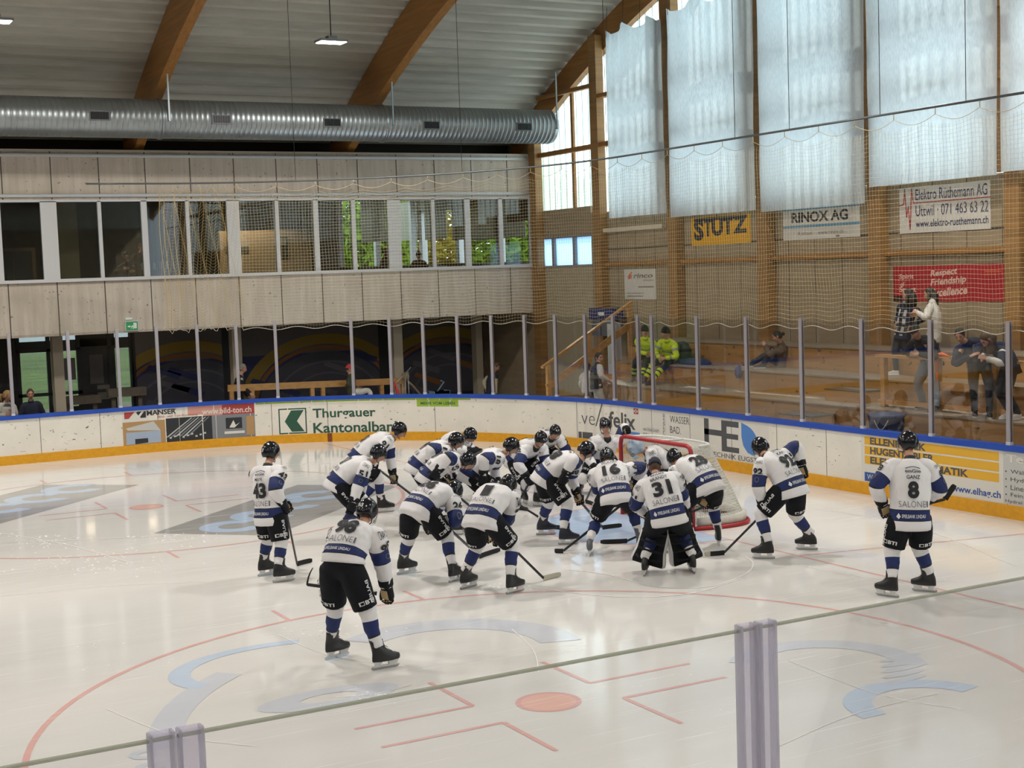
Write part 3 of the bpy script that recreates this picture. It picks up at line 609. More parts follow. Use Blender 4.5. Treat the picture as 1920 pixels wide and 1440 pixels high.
def white_board_mat():
    m = mat('board_white', '#dbd6cb', .45, var=.05, scale=(1.5, 1.5, 1.5)); nt = m.node_tree; b = nt.nodes['Principled BSDF']
    src = b.inputs['Base Color'].links[0].from_socket; tc = nt.nodes.new('ShaderNodeTexCoord')
    def spot(scale, lo, hi):
        mp = nt.nodes.new('ShaderNodeMapping'); mp.inputs['Scale'].default_value = scale; nz = nt.nodes.new('ShaderNodeTexNoise'); nz.inputs['Scale'].default_value = 1; nz.inputs['Detail'].default_value = 3
        r = nt.nodes.new('ShaderNodeMapRange'); r.inputs[1].default_value = lo; r.inputs[2].default_value = hi
        nt.links.new(tc.outputs['Object'], mp.inputs[0]); nt.links.new(mp.outputs[0], nz.inputs[0]); nt.links.new(nz.outputs['Fac'], r.inputs[0]); return r.outputs[0]
    a = spot((11, 11, 15), .685, .72); c = spot((5, 5, 34), .70, .75)
    mx = nt.nodes.new('ShaderNodeMath'); mx.operation = 'MAXIMUM'; nt.links.new(a, mx.inputs[0]); nt.links.new(c, mx.inputs[1])
    mi = nt.nodes.new('ShaderNodeMix'); mi.data_type = 'RGBA'; nt.links.new(mx.outputs[0], mi.inputs[0]); nt.links.new(src, mi.inputs[6]); mi.inputs[7].default_value = hexc('#6e6a66'); nt.links.new(mi.outputs[2], b.inputs['Base Color'])
    return m
WB = white_board_mat(); KICK = mat('kick_yellow', '#d99c10', .45, scale=(9, 9, 12), col2='#c98f14')
boards = {}
for key, s0, s1, label in (('side', -30, 0.0, 'straight white dasher board along the far side of the rink'), ('corner', 0.0, 4*pi, 'curved white dasher board rounding the far corner of the rink'), ('end', 4*pi, 4*pi+14.3, 'straight white dasher board behind the goal')):
    c = bp((max(s0, -8)+s1)/2); t = empty('dasher_board', (c.x, c.y, 0), label, 'rink board', 'dasher boards'); boards[key] = t
    mb = MB(); bwall(mb, s0, s1, -.015, 1.01, 0, .08)
    for k in range(40):
        s = -28.9+1.325*k
        if s0 < s < s1: mb.add([bp(s-.006, .2, -.001), bp(s+.006, .2, -.001), bp(s+.006, 1.0, -.001), bp(s-.006, 1.0, -.001)], [(0, 1, 2, 3)], 1)
    mb.build('board_panel', [WB, JOINT], t)
    mb = MB(); bwall(mb, s0, s1, 1.005, 1.09, -.035, .13); mb.build('cap_rail', BLUE, t)
    mb = MB(); bwall(mb, s0, s1, 0.0, .205, -.03, -.001)
    if key == 'corner':
        for s in (4.26,): bwall(mb, s-.055, s+.055, 0, .206, -.033, -.029, 1)
    mb.build('kick_plate', [KICK, mat('goal_mark_brown', '#7a3d12', .5)], t)
# adverts printed on the boards
def advert(key, mats, draw, label):
    mb = MB(); lv = [0]
    def F(d): return lambda s, z: bp(s, z, -.0012-d*.0012)
    def R(s0, s1, z0, z1, m, d=0):
        ss = srange(s0, s1, .10); f = F(d)
        for a, b in zip(ss, ss[1:]): mb.quad(f(a, z0), f(b, z0), f(b, z1), f(a, z1), m)
    def P(pts, m, d=1):
        f = F(d); a, b = min(p[0] for p in pts), max(p[0] for p in pts); vs, fs = cut_geo(pts, [tuple(range(len(pts)))], [(0, a+(b-a)*k/12) for k in range(1, 12)] if b-a > .12 else [])
        mb.add([f(*p) for p in vs], fs, m)
    def T(t, s0, s1, z0, z1, m, bold=.0, d=2, sh=0, cuts=0): put_text(mb, t, (s0, s1, z0, z1), F(d), m, bold, cuts=int((s1-s0)/.10), shear=sh)
    draw(R, P, T); return mb.build('advert', mats, boards[key], label=label)
AW = mat('advert_white', '#cfccc4', .45); AK = mat('advert_black', '#23262b', .5); AR = mat('advert_red', '#a23a35', .5); AG = mat('advert_green', '#24513e', .5); ALG = mat('advert_lime', '#8fae35', .5)
AGY = mat('advert_grey', '#4a4c4f', .5); AB = mat('advert_blue', '#4a7cc0', .5); ADB = mat('advert_deepblue', '#2a4f96', .5); AY = mat('advert_yellow', '#d8a62c', .5); AP = mat('advert_pinkish', '#c58f82', .5); ATAN = mat('advert_tan', '#a88558', .5); APB = mat('advert_paleblue', '#9aa9bd', .5); ASL = mat('advert_slate', '#787b80', .5); ALT = mat('advert_light', '#b9bab6', .5)
def a1(R, P, T):   # sound and vision company with three photographs
    R(-.57, 2.5, .20, 1.0, 0, -.6); R(.95, 1.75, .80, 1.0, 4); R(1.75, 2.5, .76, 1.0, 2, 0.5); R(1.3, 1.75, .76, .80, 4)
    P([(-.52, .82), (-.52, .97), (-.27, .97), (-.40, .82)], 2); P([(-.02, .82), (-.02, .97), (-.27, .97), (-.14, .82)], 1)
    P([(-.42, .82), (-.36, .82), (-.22, .97), (-.28, .97)], 0, 3); P([(-.24, .82), (-.18, .82), (-.06, .97), (-.12, .97)], 0, 3)
    T('MANSER', .0, .68, .86, .98, 1, .03); T('Bild- und Ton-Konzepte', .26, 1.18, .77, .84, 2, .0); T('www.bild-ton.ch', 1.28, 2.43, .79, .93, 0, .015, 3)
    R(-.57, .42, .20, .74, 5); R(.42, 1.5, .20, .76, 1); R(1.5, 2.5, .20, .76, 7)
    P([(-.5, .22), (.3, .22), (.3, .50), (-.5, .50)], 6); P([(-.5, .6), (.15, .72), (.3, .5), (-.45, .55)], 8, 2); P([(-.3, .22), (.0, .24), (.0, .34), (-.3, .34)], 1, 3)
    for k in range(6): P([(.42+.1*k, .32), (.47+.1*k, .32), (1.05+.08*k, .74), (1.02+.08*k, .74)], 7 if k % 2 else 8, 2)
    for k in range(9): R(.5+.1*k, .55+.1*k, .28+.03*(k % 3), .32+.03*(k % 3), 8, 4)
    R(1.82, 2.2, .42, .68, 1, 2); R(1.78, 2.25, .30, .36, 0, 2); P([(1.9, .45), (2.0, .62), (2.05, .5), (2.15, .56), (2.02, .44)], 0, 3); R(2.3, 2.48, .25, .7, 5, 2)
A1M = [AW, AK, AR, AG, AP, ATAN, APB, ASL, ALT]
# the first panel straddles straight and curve: it is printed on both lengths, seam at s = 0
advert('corner', A1M, a1, 'photo advert with three pictures, dark logo and a red web address strip')
def a2(R, P, T):
    R(2.54, 7.82, .955, .995, 1); R(6.41, 7.49, .80, .955, 1)
    for a, b in ((.22, .25), (.80, .83)): R(3.06, 3.72, a, b, 0)
    R(3.06, 3.09, .22, .83, 0); R(3.69, 3.72, .22, .83, 0)
    P([(3.36, .27), (3.66, .27), (3.49, .52), (3.66, .78), (3.36, .78), (3.20, .52)], 0)
    T('Thurgauer', 3.87, 5.39, .51, .80, 0, .02, cuts=6); T('Kantonalbank', 3.87, 6.05, .21, .46, 0, .02, cuts=8); T('MEHR VOM LEBEN', 6.52, 7.40, .845, .91, 0, .02, cuts=3)
advert('corner', [AG, ALG], a2, 'green bank advert with square arrow mark and lime stripe')
def a3(R, P, T):
    R(10.86, 13.08, .21, 1.0, 2, -.5)
    T('ve', 11.0, 11.44, .52, .72, 0, -.015, cuts=2); P([(11.45, .50), (11.49, .50), (11.72, 1.0), (11.68, 1.0)], 0); T('o', 11.60, 11.90, .52, .72, 0, -.01, cuts=1); T('felix', 11.92, 12.9, .52, .86, 0, .02, cuts=4)
    R(12.85, 13.02, .86, .98, 1); R(12.91, 12.95, .88, .96, 2, 2); R(12.87, 13.0, .905, .935, 2, 2)
    R(10.89, 11.35, .21, .35, 0); R(12.55, 13.05, .42, .48, 3)
advert('corner', [AGY, AR, AW, AB], a3, 'bicycle advert in grey script with a small red flag square')
def a4(R, P, T):
    R(13.10, 14.05, .21, 1.0, 1, -.5)
    T('velo Felix GmbH', 13.18, 13.75, .54, .62, 0, 0); T('8580 Amriswil', 13.18, 13.66, .43, .50, 0, 0)
    for i, ch in enumerate('werksta'): T(ch, 13.90, 13.98, .36+.085*i, .43+.085*i, 0, 0)
advert('end', [ASL, AW], a4, 'small grey advert lettering left of the two-word advert')
def a5(R, P, T):
    R(14.07, 17.25, .21, 1.0, 2, -.5)
    T('WASSER.', 14.15, 14.84, .78, .92, 0, -.005); T('BAD.', 14.15, 14.52, .57, .71, 0, -.005)
    R(15.29, 15.44, .36, .95, 0); R(15.29, 15.86, .64, .75, 0); R(15.84, 16.0, .36, .95, 0, 2); R(15.84, 16.37, .84, .95, 0); R(15.9, 16.35, .61, .71, 0); R(15.84, 16.37, .36, .46, 0)
    P([(16.45, .95)]+[(16.45+.5*cos(a)*.98+.0, .55+.38*sin(a)) for a in [pi/2*.85-i*pi/2*.85/8 for i in range(9)]]+[(16.9, .40), (16.78, .36)]+[(16.62, .40), (16.5, .52), (16.45, .68)], 1)
    T('HAUSTECHNIK EUGSTER', 14.98, 17.12, .235, .325, 0, 0)
advert('end', [AGY, AB, AW], a5, 'plumbing advert with large grey monogram and blue drop')
def a6(R, P, T):
    R(19.66, 22.70, .215, 1.0, 0)
    for k, z in enumerate((.835, .675, .515)): R(19.75, 22.62, z, z+.135, 1, 1)
    T('ELLENBROEK', 19.88, 21.14, .845, .965, 2, .04); T('HUGENTOBLER', 19.88, 21.31, .685, .805, 2, .04); T('ELEKTRO TELEMATIK', 19.88, 22.02, .525, .645, 2, .04)
    R(19.74, 21.52, .225, .375, 3, 1); T('Weil wir Sie', 19.80, 20.45, .26, .345, 0, 0, 3); T('inspirieren.', 20.75, 21.47, .26, .345, 0, 0, 3); T('www.elhag.ch', 21.68, 22.65, .245, .385, 3, .02)
advert('end', [AW, AY, AGY, ADB], a6, 'electrician advert with three yellow bars of dark capitals')
def a7(R, P, T):
    R(22.70, 25.4, .215, 1.0, 0); T('Technik', 22.76, 23.75, .84, .96, 1, .03, 3)
    for k, t in enumerate(('Wälzlager', 'Hydraulik', 'Lineartechnik', 'Feinstbearbeitung')): T(t, 22.84, 22.84+.055*len(t)+.1, .66-.115*k, .735-.115*k, 2, .0); R(22.74, 22.765, .69-.115*k, .71-.115*k, 2, 1)
    T('Hydrel AG', 22.74, 23.25, .225, .285, 2, 0)
advert('end', [ALT, AW, AGY], a7, 'light grey advert with a bulleted list at the right edge')

# ---------------- glass panes and posts
GP = [-6.4, -5.2, -4.05, -2.95, -1.68, -.58, .33, 1.26, 2.16, 3.07, 3.95, 4.87, 5.80, 6.63, 7.51, 8.41, 9.33, 10.22, 11.15, 12.10, 13.02, 13.53, 15.07, 16.60, 18.14, 19.67, 21.22, 22.78, 24.3]
GP.remove(3.95)
ORD = ['first', 'second', 'third', 'fourth', 'fifth', 'sixth', 'seventh', 'eighth', 'ninth', 'tenth', 'eleventh', 'twelfth', 'thirteenth', 'fourteenth', 'fifteenth', 'sixteenth', 'seventeenth', 'eighteenth', 'nineteenth', 'twentieth', 'twenty-first', 'twenty-second', 'twenty-third', 'twenty-fourth', 'twenty-fifth', 'twenty-sixth', 'twenty-seventh', 'twenty-eighth']
for i, s in enumerate(GP):
    c = bp(s, 1.085, .045); n = bn(s).normalized(); t = V((-n.y, n.x, 0)); mb = MB()
    M = Matrix(((t.x, n.x, 0, c.x), (t.y, n.y, 0, c.y), (0, 0, 1, c.z), (0, 0, 0, 1)))
    mb.box((-.036, -.028, 0), (.036, -.012, 1.83), 0, M); mb.box((-.036, .018, 0), (.036, .034, 1.83), 0, M); mb.box((-.010, -.02, 0), (.010, .03, 1.83), 0, M); mb.box((-.04, -.032, 0), (.04, .038, .05), 1, M)
    mb.build('glass_post', [ALU, WHITEM], label='grey aluminium post between rink glass panes, %s from the left along the boards' % ORD[i], cat='post', group='posts of the rink glass')
for i in range(len(GP)-1):
    a, b = GP[i]+.014, GP[i+1]-.014; mb = MB()
    mb.loft([[bp(s, 1.088, .042), bp(s, 2.86, .042), bp(s, 2.86, .052), bp(s, 1.088, .052)] for s in [a+(b-a)*k/4 for k in range(5)]], 0, smooth=False)
    mb.build('rink_glass', GLASS, label='clear rink glass pane standing on the boards, %s from the left' % ORD[i], cat='rink glass', group='rink glass panes')
# near side: boards and glass in front of the camera
mb = MB(); mb.box((-20, -15.25, 0), (BCX, -15.15, 1.0)); mb.box((-20, -15.28, 1.0), (BCX, -15.12, 1.09), 1)
tag(mb.build('dasher_board', [WB, BLUE]), 'white dasher board on the near side below the camera', 'rink board', 'dasher boards')
NG = glass_mat('near_clear_glass', (0.975, 0.978, 0.985, 1), .25); NE = sheet_mat('cut_glass_edge', '#d3d6cc', .4, .5)
CH = sheet_mat('clear_channel', '#f8f7fb', .35, .84)
nx = [on_y(u, v, -15.15).x for u, v in ((-500, 1500), (329, 1386), (1416, 1182), (2400, 1010))]
for i in range(3):
    mb = MB(); mb.box((nx[i]+.004, -15.158, 1.09), (nx[i+1]-.004, -15.146, 2.938), 0); mb.box((nx[i]+.004, -15.1585, 2.938), (nx[i+1]-.004, -15.1455, 2.944), 1)
    r = mb.build('near_rink_glass', [NG, NE], label='clear glass pane right in front of the camera, %s from the left' % ORD[i], cat='rink glass', group='near side glass panes')
    for k, (x0, x1) in enumerate(((nx[i]+.006, nx[i]+.056), (nx[i+1]-.056, nx[i+1]-.006))):
        mb = MB(); mb.box((x0, -15.166, 1.09), (x1, -15.160, 2.955)); mb.box((x0, -15.145, 1.09), (x1, -15.139, 2.955)); mb.box((x0-.002, -15.168, 1.09), (x0+.004, -15.137, 2.955), 1); mb.box((x1-.004, -15.168, 1.09), (x1+.002, -15.137, 2.955), 1); mb.box((x0, -15.166, 2.95), (x1, -15.139, 2.957), 0)
        mb.build('edge_channel', [CH, sheet_mat('channel_lip', '#e6e5ea', .4, .6)], r)

# ================================================================= SAFETY NET
NETM = mat('net_cord', '#b9ab88', .8); NETW = mat('net_hem', '#d6d2c4', .7)
OUT = .17
def strand(mb, pts, r, m=0):
    n = len(pts); vs = []; fs = []
    for p in pts: vs += [(p[0]+r, p[1]-r*.3, p[2]-r*.5), (p[0]-r, p[1]-r*.3, p[2]-r*.5), (p[0], p[1]+r*.5, p[2]+r)]
    for i in range(n-1):
        for j in range(3): k = (j+1) % 3; fs.append((i*3+j, i*3+k, i*3+3+k, i*3+3+j))
    mb.add(vs, fs, m)
nt_ = empty('safety_net', (bp(12, 6.2, OUT).x, bp(12, 6.2, OUT).y, 6.2), 'large beige ball-stop net hanging from a cable above the end boards', 'net')
S0, S1, Z0, Z1, GR = 2.35, 24.2, 2.74, 6.02, .073
def netp(s, z):
    t = (z-Z0)/(Z1-Z0)
    sag = .05*sin(s*2.1)*(1-t)+.03*noise.noise(V((s*.9, z*1.3, 3)))
    zz = z+.035*noise.noise(V((s*1.1, z*.8, 9)))*(1-abs(2*t-1)*.5)+(-.07*abs(sin((s-.33)*pi/.92))**2+.03)*(1-t)**6*(-1)
    zs = zz-(.10*(abs(sin(s*pi/1.05)))*t**10)
    return bp(s+.03*noise.noise(V((s*.7, z*1.1, 5))), zs, OUT+sag)
mb = MB(); ns = int((S1-S0)/GR); nz = int((Z1-Z0)/GR)
for i in range(ns+1):
    s = S0+i*GR; strand(mb, [netp(s, Z0+(Z1-Z0)*k/18) for k in range(19)], .0021)
for j in range(nz+1):
    z = Z0+j*GR; strand(mb, [netp(S0+(S1-S0)*k/260, z) for k in range(261)], .0021)
mb.build('mesh_field', NETM, nt_)
# the gathered end of the net, drawn together like a curtain
mb = MB()
for i in range(34):
    q = i/33; s = .62+1.75*q
    pts = [bp(s+.05*sin(k*.5+i), 2.78+(6.0-2.78)*k/22+.10*abs(sin(i*.9)), OUT+.10*sin(i*1.25+.2*k)) for k in range(23)]
    strand(mb, pts, .0022)
for k in range(44):
    z = 2.85+k*.072; strand(mb, [bp(.62+1.75*q/60, z+.05*sin(q*.62), OUT+.10*sin(q*.62*1.9)) for q in range(61)], .0021)
for sx in (.62, .72, .95): strand(mb, [bp(sx+.04*sin(k*.4), 2.8+3.2*k/16, OUT+.12) for k in range(17)], .006)
mb.build('gathered_end', mat('net_gathered', '#b39d6a', .8), nt_)
mb = MB(); mb.tube([netp(S0+(S1-S0)*k/260, Z0)-V((0, 0, .005)) for k in range(261)], .007, 6); mb.tube([bp(.5+1.85*k/40, 2.80+.05*sin(k*.9)+.04*sin(k*2.3), OUT+.05) for k in range(41)], .007, 6); mb.build('hem_cord', NETW, nt_)
mb = MB(); mb.tube([bp(s, 6.21, OUT) for s in srange(-1.05, 24.4, .5)], .020, 8); mb.build('support_rail', mat('rail_steel', '#5d6163', .4, .6), nt_)
mb = MB()
for k in range(24):
    s = S0+.9*k; s2 = s+.9
    mb.tube([bp(s+(s2-s)*q/8, 6.12-.12*sin(pi*q/8)-.02, OUT) for q in range(9)], .005, 5); mb.tube([bp(s, 6.2, OUT), bp(s, 6.10, OUT)], .008, 5)
for k in range(7):
    s = .65+.28*k; mb.tube([bp(s-.13, 5.95, OUT), bp(s-.03, 6.12, OUT), bp(s, 6.2, OUT), bp(s+.03, 6.12, OUT), bp(s+.13, 5.95, OUT)], .005, 5)
mb.build('hanging_loop', NETM, nt_)
mb = MB()
for u, v in ((1137, 285), (1378, 257), (1480, 240), (1650, 212), (1811, 185), (555, 340), (866, 320)):
    p = on_x(u, v, BX+OUT) if u > 1200 else None
    s = None
    if p is None:
        a = min(((bp(k*.02, 6.2, OUT)-CP).normalized().cross(ray(u, v).normalized()).length, k*.02) for k in range(0, 700))[1]; p = bp(a, 6.2, OUT)
    mb = MB(); mb.tube([(p.x, p.y, 6.21), (p.x, p.y, deck(p.y))], .006, 5); mb.build('suspension_wire', DARK, nt_)

# ================================================================= STANDS
def tier(x0, x1, y0, y1, z0, z1, label):
    mb = MB(); mb.box((x0, y0, z0), (x1, y1, z1-.03), 0); mb.box((x0-.03, y0-.02, z1-.03), (x1, y1+.02, z1), 1)
    return mb.build('bleacher_step', [PLY, TREAD], label=label, cat='bleacher step', group='steps of the wooden stand')
tier(5.55, 8.54, -16, 10.9, 0, 1.24, 'lowest visible step of the wooden stand right behind the end boards'); tier(6.62, 8.54, -16, 11.1, 1.24, 1.65, 'middle step of the wooden stand where people sit'); tier(7.58, 8.54, -16, 11.25, 1.65, 2.13, 'top step of the wooden stand along the end wall')
for p0, p1, lab in (((6.02, 2.05, 1.24), (6.60, 3.05, 1.47), 'plywood step block on the lowest stand step left of the railing'), ((4.95, 2.2, 0), (5.5, 3.1, 1.08), 'plywood step block behind the boards left of the blue bin'), ((6.9, 13.9, 0), (7.7, 14.9, .55), 'low plywood box beside the stair'), ((7.6, 11.3, 1.24), (8.3, 12.0, 1.95), 'small plywood box at the head of the stair')):
    mb = MB(); mb.box(p0, (p1[0], p1[1], p1[2]-.02), 0); mb.box((p0[0]-.01, p0[1]-.01, p1[2]-.02), (p1[0]+.01, p1[1]+.01, p1[2]), 1); mb.build('step_block', [PLY, mat('dark_tread', '#4a453f', .8)], label=lab, cat='step block')
# stair with handrail
st = empty('stand_stair', (6.5, 12.0, 0), 'wooden stair with sloping handrail at the left end of the stand', 'stair')
mb = MB()
for k in range(6): mb.box((5.3+.45*k, 11.0, 0), (5.75+.45*k, 12.1, .32*(k+1)), 0)
mb.build('stair_step', [PLY], st)
A0 = V((5.2, 12.2, 1.60)); A1 = V((8.1, 12.75, 3.03)); mb = MB(); mb.bar(A0-V((.12, 0, .05)), A1, .09, .05); mb.build('handrail', WOODL, st)
mb = MB(); mb.bar(A0-V((0, 0, .55)), A1-V((0, 0, .55)), .05, .17); mb.build('lower_rail', WOODL, st)
for q in (.02, .48, .97):
    p = A0.lerp(A1, q); mb = MB(); mb.box((p.x-.05, p.y-.05, 0), (p.x+.05, p.y+.05, p.z-.03)); mb.build('rail_post', WOODL, st)
# railing on the stand
rl = empty('stand_railing', (5.95, 0, 1.24), 'wooden railing on the lowest stand step where people lean', 'railing')
for y in (1.35, .05, -1.25, -2.6, -4.0):
    mb = MB(); mb.box((5.88, y-.05, 1.24), (5.98, y+.05, 2.13)); mb.build('rail_post', WOODL, rl)
for z, h, w_, nm in ((2.13, .05, .14, 'handrail'), (1.62, .14, .05, 'middle_rail'), (1.29, .08, .05, 'bottom_rail')):
    mb = MB(); mb.box((5.93-w_/2, -4.1, z), (5.93+w_/2, 1.5 if z > 1.5 and z > 2 else (.0 if z > 1.5 else 1.5), z+h)); mb.build(nm, WOODL, rl)
t = empty('orange_strap', (5.9, .05, 1.9), 'orange ribbon tied round a post of the stand railing', 'ribbon')
mb = MB(); OR = mat('ribbon_orange', '#e0672a', .6); mb.box((5.86, -.02, 1.30), (5.875, .02, 2.15)); mb.build('hanging_ribbon', OR, t)
mb = MB(); mb.tube([(5.93, -.22, 2.2), (5.86, -.12, 2.24), (5.84, .02, 2.20), (5.86, .14, 2.25), (5.93, .2, 2.2)], [.02, .035, .04, .035, .02], 8); mb.build('ribbon_knot', OR, t)
# blue bin
bc = on_x(1662, 778, 4.95); bn_ = empty('blue_bin', (4.95, bc.y, 0), 'dark blue plastic drum with rope handle behind the end boards', 'bin'); R_ = .30
mb = MB(); zt = bc.z+.02
mb.loft([[(4.95+r*cos(a), bc.y+r*sin(a), z) for a in [2*pi*k/28 for k in range(28)]] for r, z in ((.26, -.02), (.275, .3), (.285, .9), (R_, zt-.06), (R_+.015, zt-.05), (R_+.015, zt), (R_-.02, zt), (R_-.03, zt-.3))], 0, True, True); mb.build('drum', mat('bin_blue', '#323f66', .5, var=.08), bn_)
mb = MB(); mb.tube([(4.95-.31*cos(a), bc.y-.31*sin(a), zt-.08-.16*sin(pi*k/10)) for k, a in enumerate([.1+k*.08 for k in range(11)])], .008, 6); mb.build('rope_handle', mat('rope', '#b5ad9d', .8), bn_)
# things lying about in the stand
t = empty('backpack', (7.2, 8.2, 1.65), 'dark backpack on the middle step behind the right high-visibility man', 'backpack'); p = on_x(1281, 660, 7.25)
mb = MB(); mb.loft([[(p.x+rx*cos(a), p.y+ry*sin(a), z) for a in [2*pi*k/16 for k in range(16)]] for rx, ry, z in ((.12, .18, 1.64), (.17, .26, 1.72), (.16, .25, 1.95), (.10, .16, 2.10), (.03, .05, 2.14))], 0); mb.build('bag_body', mat('bag_black', '#1b1f22', .7, var=.2), t)
mb = MB(); mb.tube([(p.x-.17, p.y-.1, 1.7), (p.x-.2, p.y-.1, 1.85), (p.x-.12, p.y-.08, 2.08)], .02, 6); mb.build('bag_strap', mat('strap_dark', '#15181c', .6), t)
p = on_x(1290, 672, 7.1); mb = MB(); mb.loft([[(p.x+.25*r*cos(a), p.y-.25+.55*r*sin(a), 1.645+h) for a in [2*pi*k/18 for k in range(18)]] for r, h in ((1, 0), (1.02, .05), (.8, .11), (.3, .14))], 0); mb.build('jacket', mat('jacket_blue', '#27355f', .8), label='blue jacket lying on the middle step beside the backpack', cat='jacket')
p = on_x(1387, 695, 6.58); mb = MB(); mb.tube([p+V((0, .05, .10)), p+V((-.03, .02, .02)), p+V((-.05, -.01, -.08)), p+V((-.05, -.02, -.16))], [.05, .075, .075, .04], 10); mb.build('mitten', mat('mitten_blue', '#3c3f6a', .8), label='blue mitten hanging over the step edge beside the seated woman', cat='mitten')
p0 = on_x(1150, 632, 8.5); mb = MB(); mb.box((8.1, p0.y-.6, 2.55), (8.45, p0.y+.55, 2.85), 0); mb.box((8.1, p0.y-.5, 2.12), (8.45, p0.y-.05, 2.54), 1); mb.box((8.1, p0.y, 2.12), (8.45, p0.y+.42, 2.54), 1); mb.box((8.095, p0.y-.2, 2.66), (8.1, p0.y+.08, 2.75), 2)
mb.build('storage_crate', [mat('crate_navy', '#1f2c5e', .6), mat('crate_grey', '#5d6066', .6), SWH], label='stacked blue and grey storage crate at the head of the stair', cat='crate')
p = on_x(1157, 655, 8.2); mb = MB(); mb.box((8.0, p.y-.12, 0), (8.25, p.y+.14, 2.45)); mb.box((7.99, p.y-.1, 1.4), (8.0, p.y+.1, 2.3), 1); mb.build('heater_cabinet', [WHITEM, ALT], label='narrow white cabinet beside the stair', cat='cabinet')
# far side railing, entrance sign and small things behind the far boards
fr_ = empty('wooden_barrier', (1.2, 17.75, 0), 'long wooden railing behind the far boards in front of the mural', 'railing')
P0, P1 = on_y(427, 728, 17.75), on_y(760, 714, 17.75); mb = MB(); mb.bar(P0, P1, .06, .17); mb.build('top_rail', WOODL, fr_)
for q in (.02, .13, .46, .52, .86, .985):
    p = P0.lerp(P1, q); mb = MB(); mb.box((p.x-.05, 17.73, -.02), (p.x+.05, 17.82, p.z-.085)); mb.build('rail_post', WOODL, fr_)
p = on_y(247, 611, YF-.03); mb = MB(); mb.box((p.x-.17, YF-.05, p.z-.13), (p.x+.17, YF-.001, p.z+.13), 0); mb.box((p.x-.15, YF-.053, p.z-.11), (p.x+.15, YF-.05, p.z+.11), 1)
F = lambda a, b: (p.x-.15+.30*a, YF-.055, p.z-.11+.22*b)
for pts in (((.62, .2), (.9, .2), (.9, .85), (.62, .85)), ((.12, .45), (.3, .3), (.3, .4), (.42, .4), (.42, .5), (.3, .5), (.3, .6)), ((.5, .55), (.6, .55), (.66, .3), (.6, .12), (.55, .12), (.57, .3), (.5, .38), (.42, .18), (.38, .2), (.46, .42))): mb.add([F(*q) for q in pts], [tuple(range(len(pts)))], 2)
mb.box((p.x-.15, YF-.03, p.z+.16), (p.x+.02, YF-.001, p.z+.21), 2)
mb.build('exit_sign', [WHITEM, mat('exit_green', '#2f9a5c', .5), mat('exit_white', '#dfe6df', .5)], label='green emergency exit sign under the concrete facade', cat='sign')
p = on_y(742, 736, 17.2); t = empty('skating_aid', (p.x, 17.2, 0), 'red plastic skating aid with thin bars behind the far boards', 'skating aid')
mb = MB(); RD = mat('plastic_red', '#c8433a', .5); mb.tube([(p.x-.16, 17.2, .3), (p.x-.12, 17.2, .8), (p.x-.02, 17.2, 1.02), (p.x+.06, 17.2, .8), (p.x+.1, 17.2, .3)], .05, 8); mb.box((p.x-.2, 17.0, -.02), (p.x+.2, 17.4, .3)); mb.build('aid_body', RD, t)
mb = MB()
for k in range(5): mb.tube([(p.x+.05+.09*k, 17.25, -.02), (p.x+.05+.09*k, 17.25, .95+.09*k)], .012, 6)
mb.tube([(p.x-.1, 17.25, .9), (p.x+.5, 17.25, 1.42)], .014, 6); mb.build('aid_bars', STEEL, t)
p = on_y(760, 706, 17.6); mb = MB(); mb.tube([(p.x, 17.6, p.z+.12), (p.x, 17.6, p.z+.1), (p.x, 17.6, p.z), (p.x, 17.6, p.z-.1), (p.x, 17.6, p.z-.12)], [.02, .09, .125, .09, .02], 14); mb.tube([(p.x+.03, 17.6, p.z-.1), (p.x+.2, 17.6, p.z-.25), (p.x+.45, 17.6, p.z-.55), (p.x+.7, 17.6, p.z-.75), (p.x+.8, 17.6, 0)], .028, 8)
mb.build('buoy_pole', mat('pole_tan', '#8f7a5c', .7), label='tan ball on a bent pole at the end of the far railing', cat='pole')
p = on_y(824, 737, 17.3); mb = MB(); mb.loft([[(p.x+.24*sx, 17.3+.18*sy, z) for sx, sy in ((-k, -1), (k, -1), (k, 1), (-k, 1))] for z, k in ((-.02, .8), (p.z+.04, 1), (p.z+.07, 1.05), (p.z+.07, .95), (p.z-.1, .9))], 0, smooth=False); mb.tube([(p.x-.1, 17.3, p.z), (p.x+.15, 17.3, p.z+.3), (p.x+.05, 17.3, p.z+.34)], .02, 6); mb.build('pale_tub', mat('tub_blue', '#7f9ab3', .5), label='pale blue plastic tub with a scoop behind the far boards', cat='tub')

# ================================================================= GOAL
g = empty('hockey_goal', (0, 0, 0), 'red ice hockey goal with white netting', 'goal')
GR_ = mat('goal_red', '#a3181f', .4); NW = mat('goal_net_white', '#c9c7bd', .8); mb = MB(); HW, GH, r = .915+.03, 1.25, .033
mb.tube([(0, -HW, .0), (0, -HW, GH-.12), (0, -HW+.03, GH-.03), (0, -HW+.12, GH), (0, HW-.12, GH), (0, HW-.03, GH-.03), (0, HW, GH-.12), (0, HW, 0)], r, 12); mb.build('goal_frame', GR_, g)
base = [V((x, y, 0)) for x, y in ((0, -HW), (.35, -1.06), (.75, -1.06), (1.05, -.9), (1.22, -.55), (1.27, 0), (1.22, .55), (1.05, .9), (.75, 1.06), (.35, 1.06), (0, HW))]
def crsm(P, n):
    out = []
    for i in range(len(P)-1):
        p0, p1, p2, p3 = P[max(i-1, 0)], P[i], P[i+1], P[min(i+2, len(P)-1)]
        for k in range(n):
            t = k/n; out.append(.5*((2*p1)+(p2-p0)*t+(2*p0-5*p1+4*p2-p3)*t*t+(3*p1-p0-3*p2+p3)*t**3))
    return out+[P[-1]]
